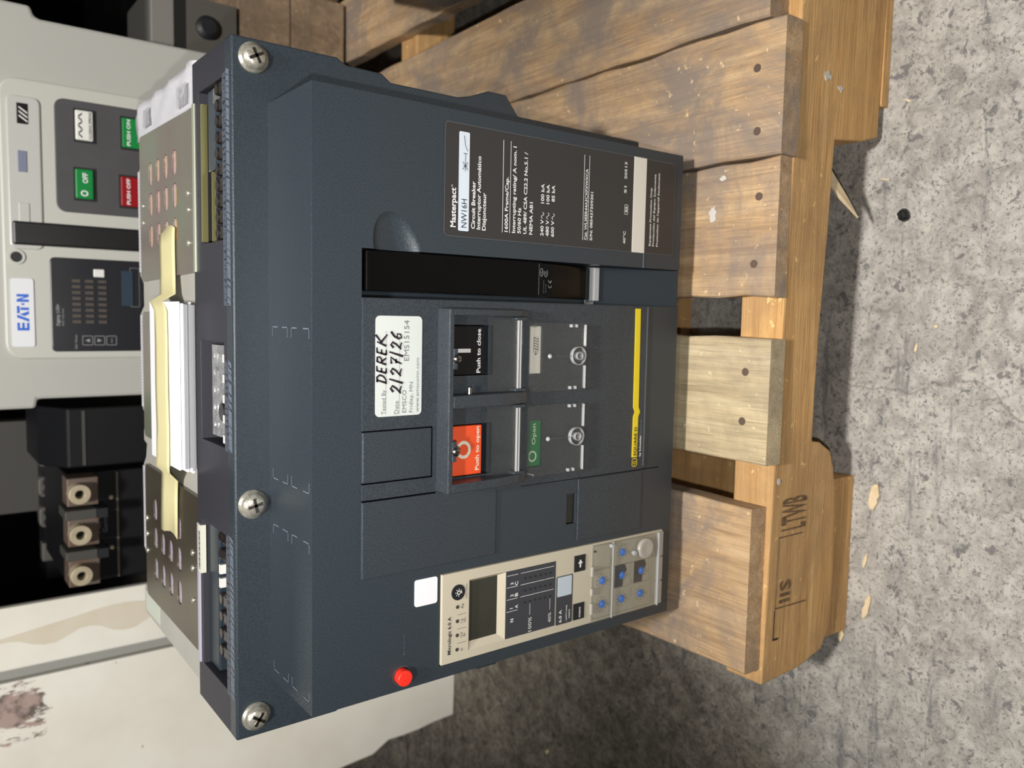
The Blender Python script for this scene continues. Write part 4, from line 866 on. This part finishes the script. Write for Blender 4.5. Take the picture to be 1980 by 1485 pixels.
mb.build('port_stripe', ewhite, ea)
cp = MB().prism(rrect(0.1468, 0.2560, 0.2000, 0.3440, 0.009), EY-0.0052, EY-0.0035).build('control_panel', eatdark, ea, bev=0.0008)
def rec_btn(name, x0, x1, z0, z1, m_, texts, ink):
    MB().box(x0-0.0018, x1+0.0018, EY-0.0058, EY-0.0050, z0-0.0030, z1+0.0012).build('button_surround', darkp, ea)
    b_ = MB().box(x0, x1, EY-0.0085, EY-0.0052, z0, z1).build(name, m_, ea, bev=0.0012)
    letters('button_lettering', texts, ink, b_, y=EY-0.0088)
    return b_
rec_btn('charge_flag', 0.2176, 0.2465, 0.3105, 0.3262, ewhite, [('CLOSING SPRING', 0.2190, 0.2452, 0.3122, 0.0024, 1), ('/\\/\\/\\', 0.2195, 0.2440, 0.3205, 0.0032, 1)], black_ink)
of = rec_btn('status_flag', 0.1606, 0.1897, 0.3112, 0.3274, egreen, [('O', 0.1630, 0.1690, 0.3165, 0.0065, 1), ('OFF', 0.1760, 0.1860, 0.3165, 0.0046, 1)], white_ink)
rec_btn('push_on_button', 0.2160, 0.2457, 0.2650, 0.2840, egreen, [('PUSH ON', 0.2180, 0.2440, 0.2765, 0.0034, 1)], white_ink)
rec_btn('push_off_button', 0.1571, 0.1870, 0.2670, 0.2862, ered, [('PUSH OFF', 0.1590, 0.1850, 0.2775, 0.0034, 1)], white_ink)
MB().box(0.1120, 0.1345, EY-0.0085, EY-0.003, 0.1800, 0.3818).build('charging_handle', mat('handle_black', (0.010, 0.010, 0.011), 0.4), ea, bev=0.002)
MB().cyl((0.1004, EY-0.0046, 0.3790), 0.0050, 0.002, 'y', 20).build('key_hole', darkp, ea)
MB().ring((0.1004, 0.3790), 0.0050, 0.0072, EY-0.0055, EY-0.0035).build('key_collar', eat2, ea)
bd = MB().prism(rrect(0.0144, 0.0800, 0.3655, 0.3845, 0.0022), EY-0.0052, EY-0.0038).build('brand_badge', mat('badge_white', (0.72, 0.74, 0.78), 0.4), ea)
def ebadge(mb):   # slab letters with the wedge cut out of the A-T pair
    y = EY-0.0055; z0, h = 0.3700, 0.0100; Z = lambda t: z0+h*t
    def q(P): mb.bm.faces.new([mb.bm.verts.new((x, y, Z(t))) for x, t in P])
    q([(0.0300, 0), (0.0325, 0), (0.0325, 1), (0.0300, 1)]); [q([(0.0325, a), (0.0375, a), (0.0375, a+0.2), (0.0325, a+0.2)]) for a in (0, 0.4, 0.8)]
    q([(0.0385, 0), (0.0412, 0), (0.0452, 1), (0.0425, 1)]); q([(0.0440, 0.35), (0.0460, 0), (0.0487, 0), (0.0456, 0.8)])
    q([(0.0465, 1), (0.0465, 0.78), (0.0535, 0.78), (0.0535, 1)]); q([(0.0497, 0), (0.0522, 0), (0.0522, 0.70), (0.0497, 0.70)])
    q([(0.0545, 0.38), (0.0563, 0.38), (0.0563, 0.62), (0.0545, 0.62)])
    q([(0.0575, 0), (0.0600, 0), (0.0600, 1), (0.0575, 1)]); q([(0.0625, 0), (0.0650, 0), (0.0650, 1), (0.0625, 1)]); q([(0.0600, 1), (0.0600, 0.65), (0.0625, 0), (0.0625, 0.35)])
letters('badge_lettering', [], eblue, bd, extra=ebadge)
tpn = MB().prism(rrect(0.0092, 0.1020, 0.1700, 0.3512, 0.0045), EY-0.0060, EY-0.0035).build('trip_panel', trip_m, ea, bev=0.0008)
TYE = EY-0.0063
for i in range(3):
    for k in range(8): MB().box(0.0375+k*0.0058, 0.0375+k*0.0058+0.0030, TYE-0.0008, TYE, 0.3305-i*0.0118-0.0055, 0.3305-i*0.0118+0.0020).build('setting_switch', mat('switch_brown', (0.075, 0.062, 0.052), 0.4) if 'switch_brown' not in MATS else MATS['switch_brown'], tpn)
def trk(mb):
    def rect(x0, x1, z0, z1, w):
        for a, b, c, d in ((x0, x1, z0, z0+w), (x0, x1, z1-w, z1), (x0, x0+w, z0, z1), (x1-w, x1, z0, z1)): mb.quad([(a, TYE, c), (b, TYE, c), (b, TYE, d), (a, TYE, d)])
    for z in (0.3195, 0.3085, 0.2975): rect(0.0155, 0.0250, z-0.0048, z+0.0048, 0.0005)
    for z, s2 in ((0.3195, 1), (0.3085, -1)): mb.bm.faces.new([mb.bm.verts.new(p) for p in ((0.0185, TYE, z-0.0020*s2), (0.0221, TYE, z-0.0020*s2), (0.0203, TYE, z+0.0022*s2))])
    rect(0.0550, 0.0950, 0.2700, 0.2790, 0.0003)
letters('trip_panel_lettering', [('Digitrip 1150+', 0.0350, 0.0560, 0.3440, 0.0030, 1), ('RMS Trip Unit', 0.0350, 0.0520, 0.3402, 0.0018), ('Edit Values', 0.0120, 0.0260, 0.3290, 0.0022), ('Save', 0.0180, 0.0226, 0.2966, 0.0018), ('In=1600 A', 0.0600, 0.0760, 0.2825, 0.0030, 1)], mat('trip_ink', (0.30, 0.30, 0.31), 0.5), tpn, y=TYE, extra=trk)
MB().box(0.0840, 0.0920, TYE-0.0015, TYE, 0.3030, 0.3130).build('reset_key', ewhite, tpn, bev=0.001)
MB().box(0.0560, 0.0915, TYE-0.0008, TYE, 0.2765, 0.2870).build('rating_plug', mat('plug_blue', (0.03, 0.05, 0.075), 0.3), tpn)

# ------------------------------------------------------------------ cream cabinet, left
cb = thing('cream_cabinet', 'cream painted metal cabinet with chipped brown patch, left behind the breaker', 'cabinet', (-0.45, 0.70, FZ))
CY = 0.534
bm = MB(); r = random.Random(2)
P = [(-0.3330, 0.60), (-0.3330, FZ+0.001)]+[(-0.40-0.03*k, FZ+0.001) for k in range(4)]+[(-0.5260, FZ+0.002)]
for k in range(30): P.append((-0.5280-0.012*(k/30 > 0.15)+r.uniform(-0.0012, 0.0012)-0.010*min(1, k/8), FZ+0.01+k*0.0245))
P.append((-0.540, 0.60))
MB().prism(P, CY, CY+0.20).build('door_panel', cabpaint, cb, bev=0.0015)
MB().box(-0.3205, -0.2540, CY, CY+0.010, FZ+0.001, 0.60).build('side_panel', cabpaint, cb, bev=0.002)
MB().box(-0.3310, -0.3205, CY+0.004, CY+0.18, FZ+0.001, 0.60).build('seam_trim', trimg, cb, bev=0.001)
r = random.Random(5); Pst = [(-0.2940-0.006*math.sin(k*0.9)-r.uniform(0, .002), 0.185+k*0.011) for k in range(22)]; Pst2 = [(-0.2740-0.004*math.sin(k*0.5), 0.185+k*0.011) for k in range(14)]
mb = MB(); mb.bm.faces.new([mb.bm.verts.new((x, CY-0.0004, z)) for x, z in Pst2+[(-0.290, 0.43)]+Pst[::-1]]); mb.build('glue_stain', tanstain, cb)

# ------------------------------------------------------------------ dim black switchgear between the cabinet and the grey breaker
def lug(parent, x, z, y):
    MB().box(x-0.0150, x+0.0150, y-0.020, y+0.01, z-0.020, z+0.010).build('copper_block', copd, parent, bev=0.001)
    MB().ring((x, z), 0.0045, 0.0105, y-0.034, y-0.019, 24).build('ring_terminal', lugm, parent, bev=0.0006)
    MB().cyl((x, y-0.0205, z), 0.0048, 0.002, 'y', 16).build('bolt_hole', farblack, parent)
b1 = thing('black_breaker', 'black moulded switch block with slanted top, right of the three bright ring terminals', 'switch', (-0.085, 0.62, ZT))
MB().prism([(0.600, 0.3530), (0.560, 0.3300), (0.560, ZT+.0056), (0.70, ZT+.0056), (0.70, 0.3530)], -0.1205, -0.0550, 'x').build('casing', fblack2, b1, bev=0.002)
MB().box(-0.1180, -0.0580, 0.5585, 0.5605, 0.3130, 0.3160).build('edge_rib', greyp, b1)
b2 = thing('black_breaker', 'low black breaker with three bright ring terminals, beside the cream cabinet', 'switch', (-0.19, 0.64, ZT))
MB().box(-0.2490, -0.1265, 0.56, 0.72, ZT+.0056, 0.3330).build('casing', fblack2, b2, bev=0.002)
for x in (-0.1415, -0.1850, -0.2285): lug(b2, x, 0.3260, 0.552)
for x in (-0.1635, -0.2070): 
    MB().box(x-0.0050, x+0.0050, 0.520, 0.5605, 0.3100, 0.3400).build('divider', greyp, b2, bev=0.001)
    MB().box(x-0.0050, x+0.0050, 0.518, 0.5605, 0.3000, 0.3100).build('divider_foot', darkp, b2)
MB().box(-0.2470, -0.1285, 0.5580, 0.5605, 0.2815, 0.2835).build('edge_rib', mat('khaki_rib', (0.16, 0.14, 0.10), 0.5), b2)
for x in (-0.1560, -0.2130): MB().cyl((x, 0.5570, 0.2890), 0.0022, 0.004, 'y', 10).build('screw', lugm, b2)
letters('casing_lettering', [('Merlin', -0.1950, -0.1720, 0.3000, 0.0050), ('Gerin', -0.1950, -0.1790, 0.2930, 0.0045)], dim_ink, b2, y=0.5594)
b3 = thing('terminal_rack', 'dim grey terminal rack with twin-hole lugs, behind the black breakers', 'terminal block', (-0.14, 0.72, ZT))
MB().box(-0.2240, -0.0600, 0.762, 0.84, ZT+.0056, 0.3300).build('backing', fblack2, b3)
MB().box(-0.2150, -0.0950, 0.800, 0.83, 0.3300, 0.4400).build('grey_panel', greyp, b3)
for x in (-0.1350, -0.1740, -0.2130):
    MB().prism(rrect(x-0.0130, x+0.0130, 0.3190, 0.3360, 0.006), 0.745, 0.7615).build('twin_lug', lugd, b3, bev=0.001)
    [MB().cyl((x+d, 0.7435, 0.3275), 0.0044, 0.002, 'y', 14).build('lug_hole', darkp, b3) for d in (-0.006, 0.006)]
    MB().box(x-0.0300, x-0.0120, 0.735, 0.7615, 0.2990, 0.3130).build('brass_block', copd, b3, bev=0.001)
for x in (-0.0820, -0.0600):
    MB().box(x-0.0080, x+0.0080, 0.740, 0.7615, 0.3100, 0.3260).build('brass_block', copd, b3, bev=0.001); MB().cyl((x, 0.7385, 0.3180), 0.0036, 0.002, 'y', 12).build('block_hole', farblack, b3)
b4 = thing('small_relay', 'small pale relay block beside the cream cabinet edge', 'relay', (-0.27, 0.80, FZ))
MB().box(-0.3000, -0.2320, 0.770, 0.83, FZ+.0005, 0.3270).build('casing', fblack2, b4)
MB().box(-0.2720, -0.2480, 0.752, 0.7695, 0.300, 0.3330).build('pale_cap', lugd, b4, bev=0.001)

# ------------------------------------------------------------------ right background
gd = thing('grey_device', 'small grey switch device with round black knob, right of the light grey breaker', 'switch', (0.39, 0.64, 0.129))
MB().box(0.3560, 0.4200, 0.602, 0.70, 0.1290, 0.2330).build('casing', greyp, gd, bev=0.006)
MB().box(0.3570, 0.4190, 0.5990, 0.6030, 0.1900, 0.2020).build('black_band', farblack, gd)
MB().box(0.3570, 0.4190, 0.6005, 0.6030, 0.2080, 0.2105).build('seam', farblack, gd)
MB().box(0.3570, 0.4190, 0.5990, 0.6030, 0.1310, 0.1900).build('front_plate', mat('device_grey', (0.085, 0.08, 0.07), 0.5), gd)
MB().box(0.3585, 0.4175, 0.6000, 0.6030, 0.2030, 0.2290).build('pale_side', mat('device_pale', (0.20, 0.19, 0.175), 0.5), gd, bev=0.002)
wb = thing('wooden_block', 'dim rough timber block under the small grey device', 'timber', (0.40, 0.66, ZT))
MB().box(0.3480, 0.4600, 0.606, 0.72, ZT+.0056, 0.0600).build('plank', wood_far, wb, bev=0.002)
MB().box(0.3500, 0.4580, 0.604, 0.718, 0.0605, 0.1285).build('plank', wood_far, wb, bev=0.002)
MB().lathe((0.3870, 0.599, 0.1660), [(0.0135, 0), (0.0135, 0.004), (0.009, 0.008), (0, 0.008)], 'y', 24).build('knob', darkp, gd)
cr = thing('wooden_crate', 'dim weathered wooden crate at the upper edge beyond the small grey device', 'crate', (0.58, 0.9, ZT))
for k in range(2):
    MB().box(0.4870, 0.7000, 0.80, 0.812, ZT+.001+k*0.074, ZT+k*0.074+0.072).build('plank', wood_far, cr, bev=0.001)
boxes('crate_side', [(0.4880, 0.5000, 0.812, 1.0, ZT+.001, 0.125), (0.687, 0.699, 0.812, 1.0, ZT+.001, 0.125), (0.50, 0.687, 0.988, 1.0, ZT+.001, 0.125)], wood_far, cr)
# plank offcuts lying on the pallet behind
for i, (x, y, z, a, L, w, lab) in enumerate(((0.4900, 0.66, 0.010, 0.25, 0.20, 0.040, 'long narrow plank offcut lying behind the breaker towards the crate'), (0.4200, 0.78, 0.032, -0.9, 0.16, 0.035, 'short plank offcut lying crosswise beside the crate'))):
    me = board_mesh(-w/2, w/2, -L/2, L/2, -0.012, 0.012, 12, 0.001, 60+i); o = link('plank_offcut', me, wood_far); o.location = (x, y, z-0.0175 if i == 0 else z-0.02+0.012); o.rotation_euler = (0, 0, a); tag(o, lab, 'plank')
gb2 = thing('grey_casing', 'rounded dark grey plastic casing lying on the pallet at the photo\'s top edge', 'casing', (0.42, 0.32, ZT+.006))
MB().prism([(0.3750, 0.2600), (0.3830, 0.3500), (0.3900, 0.3640), (0.4180, 0.4400), (0.5000, 0.4400), (0.5000, 0.2500)], ZT+.0065, ZT+.055, 'z').build('shell', mat('slate_plastic', (0.11, 0.115, 0.12), 0.5), gb2, bev=0.004)

# ------------------------------------------------------------------ litter on the floor
def chip(pts, z, h, label, name='wood_chip', m_=chipm, cat='wood chip'):
    o = MB().prism(pts, z, z+h, 'z').build(name, m_, bev=min(0.0008, h*0.4)); return tag(o, label, cat, 'wooden litter on the floor' if cat != 'crumb' else 'pale crumbs on the floor')
def shape(x0, y0, x1, y1, w, seed, n=7):
    r = random.Random(seed); dx, dy = x1-x0, y1-y0; L = math.hypot(dx, dy); nx, ny = -dy/L, dx/L; A = []; B = []
    for i in range(n+1):
        t = i/n; ww = w/2*math.sin(math.pi*(0.12+0.76*t))*r.uniform(0.75, 1.15); c = r.uniform(-.06, .06)*w
        A.append((x0+dx*t+nx*(ww+c), y0+dy*t+ny*(ww+c))); B.append((x0+dx*t-nx*(ww-c), y0+dy*t-ny*(ww-c)))
    return A+B[::-1]
chip(shape(-0.0770, -0.0805, -0.0985, -0.0780, 0.0085, 1), FZ+.0002, 0.003, 'fat oval wood chip on the floor in front of the stamped beam')
chip(shape(-0.1361, -0.0752, -0.1489, -0.0728, 0.0030, 2), FZ+.0002, 0.0012, 'thin straight wood sliver between the oval chip and the crooked chip')
chip(shape(-0.1698, -0.0800, -0.1906, -0.0755, 0.0058, 3), FZ+.0002, 0.002, 'crooked long wood chip on the floor, farther left along the beam')
chip(shape(-0.2044, -0.0570, -0.2169, -0.0565, 0.0050, 4), FZ+.0002, 0.002, 'short wood chip tucked against the pallet corner')
chip(shape(0.2238, -0.0905, 0.2270, -0.0850, 0.0014, 5, 4), FZ+.0002, 0.001, 'tiny white sliver on the floor near the pallet foot', cat='sliver')
chip(shape(0.1660, -0.0765, 0.1680, -0.0690, 0.0014, 6, 4), FZ+.0002, 0.001, 'tiny white sliver on the floor beside the black fragment', cat='sliver')
chip(shape(0.0507, -0.1210, 0.0520, -0.1180, 0.0028, 7, 4), FZ+.0002, 0.0012, 'small round white crumb on the floor right of the pallet gap', cat='crumb', name='crumb')
chip(shape(0.0385, -0.1060, 0.0310, -0.1050, 0.0025, 8, 4), FZ+.0002, 0.0012, 'small pale wedge-shaped crumb just left of the round white crumb', cat='crumb', name='crumb')
chip(shape(-0.4843, 0.3207, -0.4900, 0.3250, 0.0050, 9, 4), FZ+.0002, 0.002, 'lone pale crumb on the dark floor far left', cat='crumb', name='crumb')
fr = MB(); bm = fr.bm; r = random.Random(12)
bmesh.ops.create_icosphere(bm, subdivisions=2, radius=1.0)
for v in bm.verts: v.co = Vector((v.co.x*0.0056*r.uniform(0.8, 1.15), v.co.y*0.0048*r.uniform(0.8, 1.15), max(-0.5, v.co.z)*0.0040*r.uniform(0.8, 1.15)))
fo = fr.build('plastic_fragment', mat('shiny_black_fragment', (0.01, 0.012, 0.012), 0.3)); fo.location = (0.1372, -0.0905, FZ+0.0026)
tag(fo, 'small shiny black fragment on the concrete in front of the pallet', 'fragment')
sp = MB(); sp.bm.faces.new([sp.bm.verts.new(p) for p in ((0.1720, -0.0630, -0.0880), (0.1590, -0.0640, -0.0890), (0.1470, -0.0660, -0.1030), (0.1340, -0.0700, -0.1230), (0.1350, -0.0690, -0.1240), (0.1480, -0.0670, -0.1120), (0.1600, -0.0650, -0.1000))])
sme = sp.me(); sl = link('splinter', sme, chipm, stf if False else pal); so = sl.modifiers.new('s', 'SOLIDIFY'); so.thickness = 0.0015
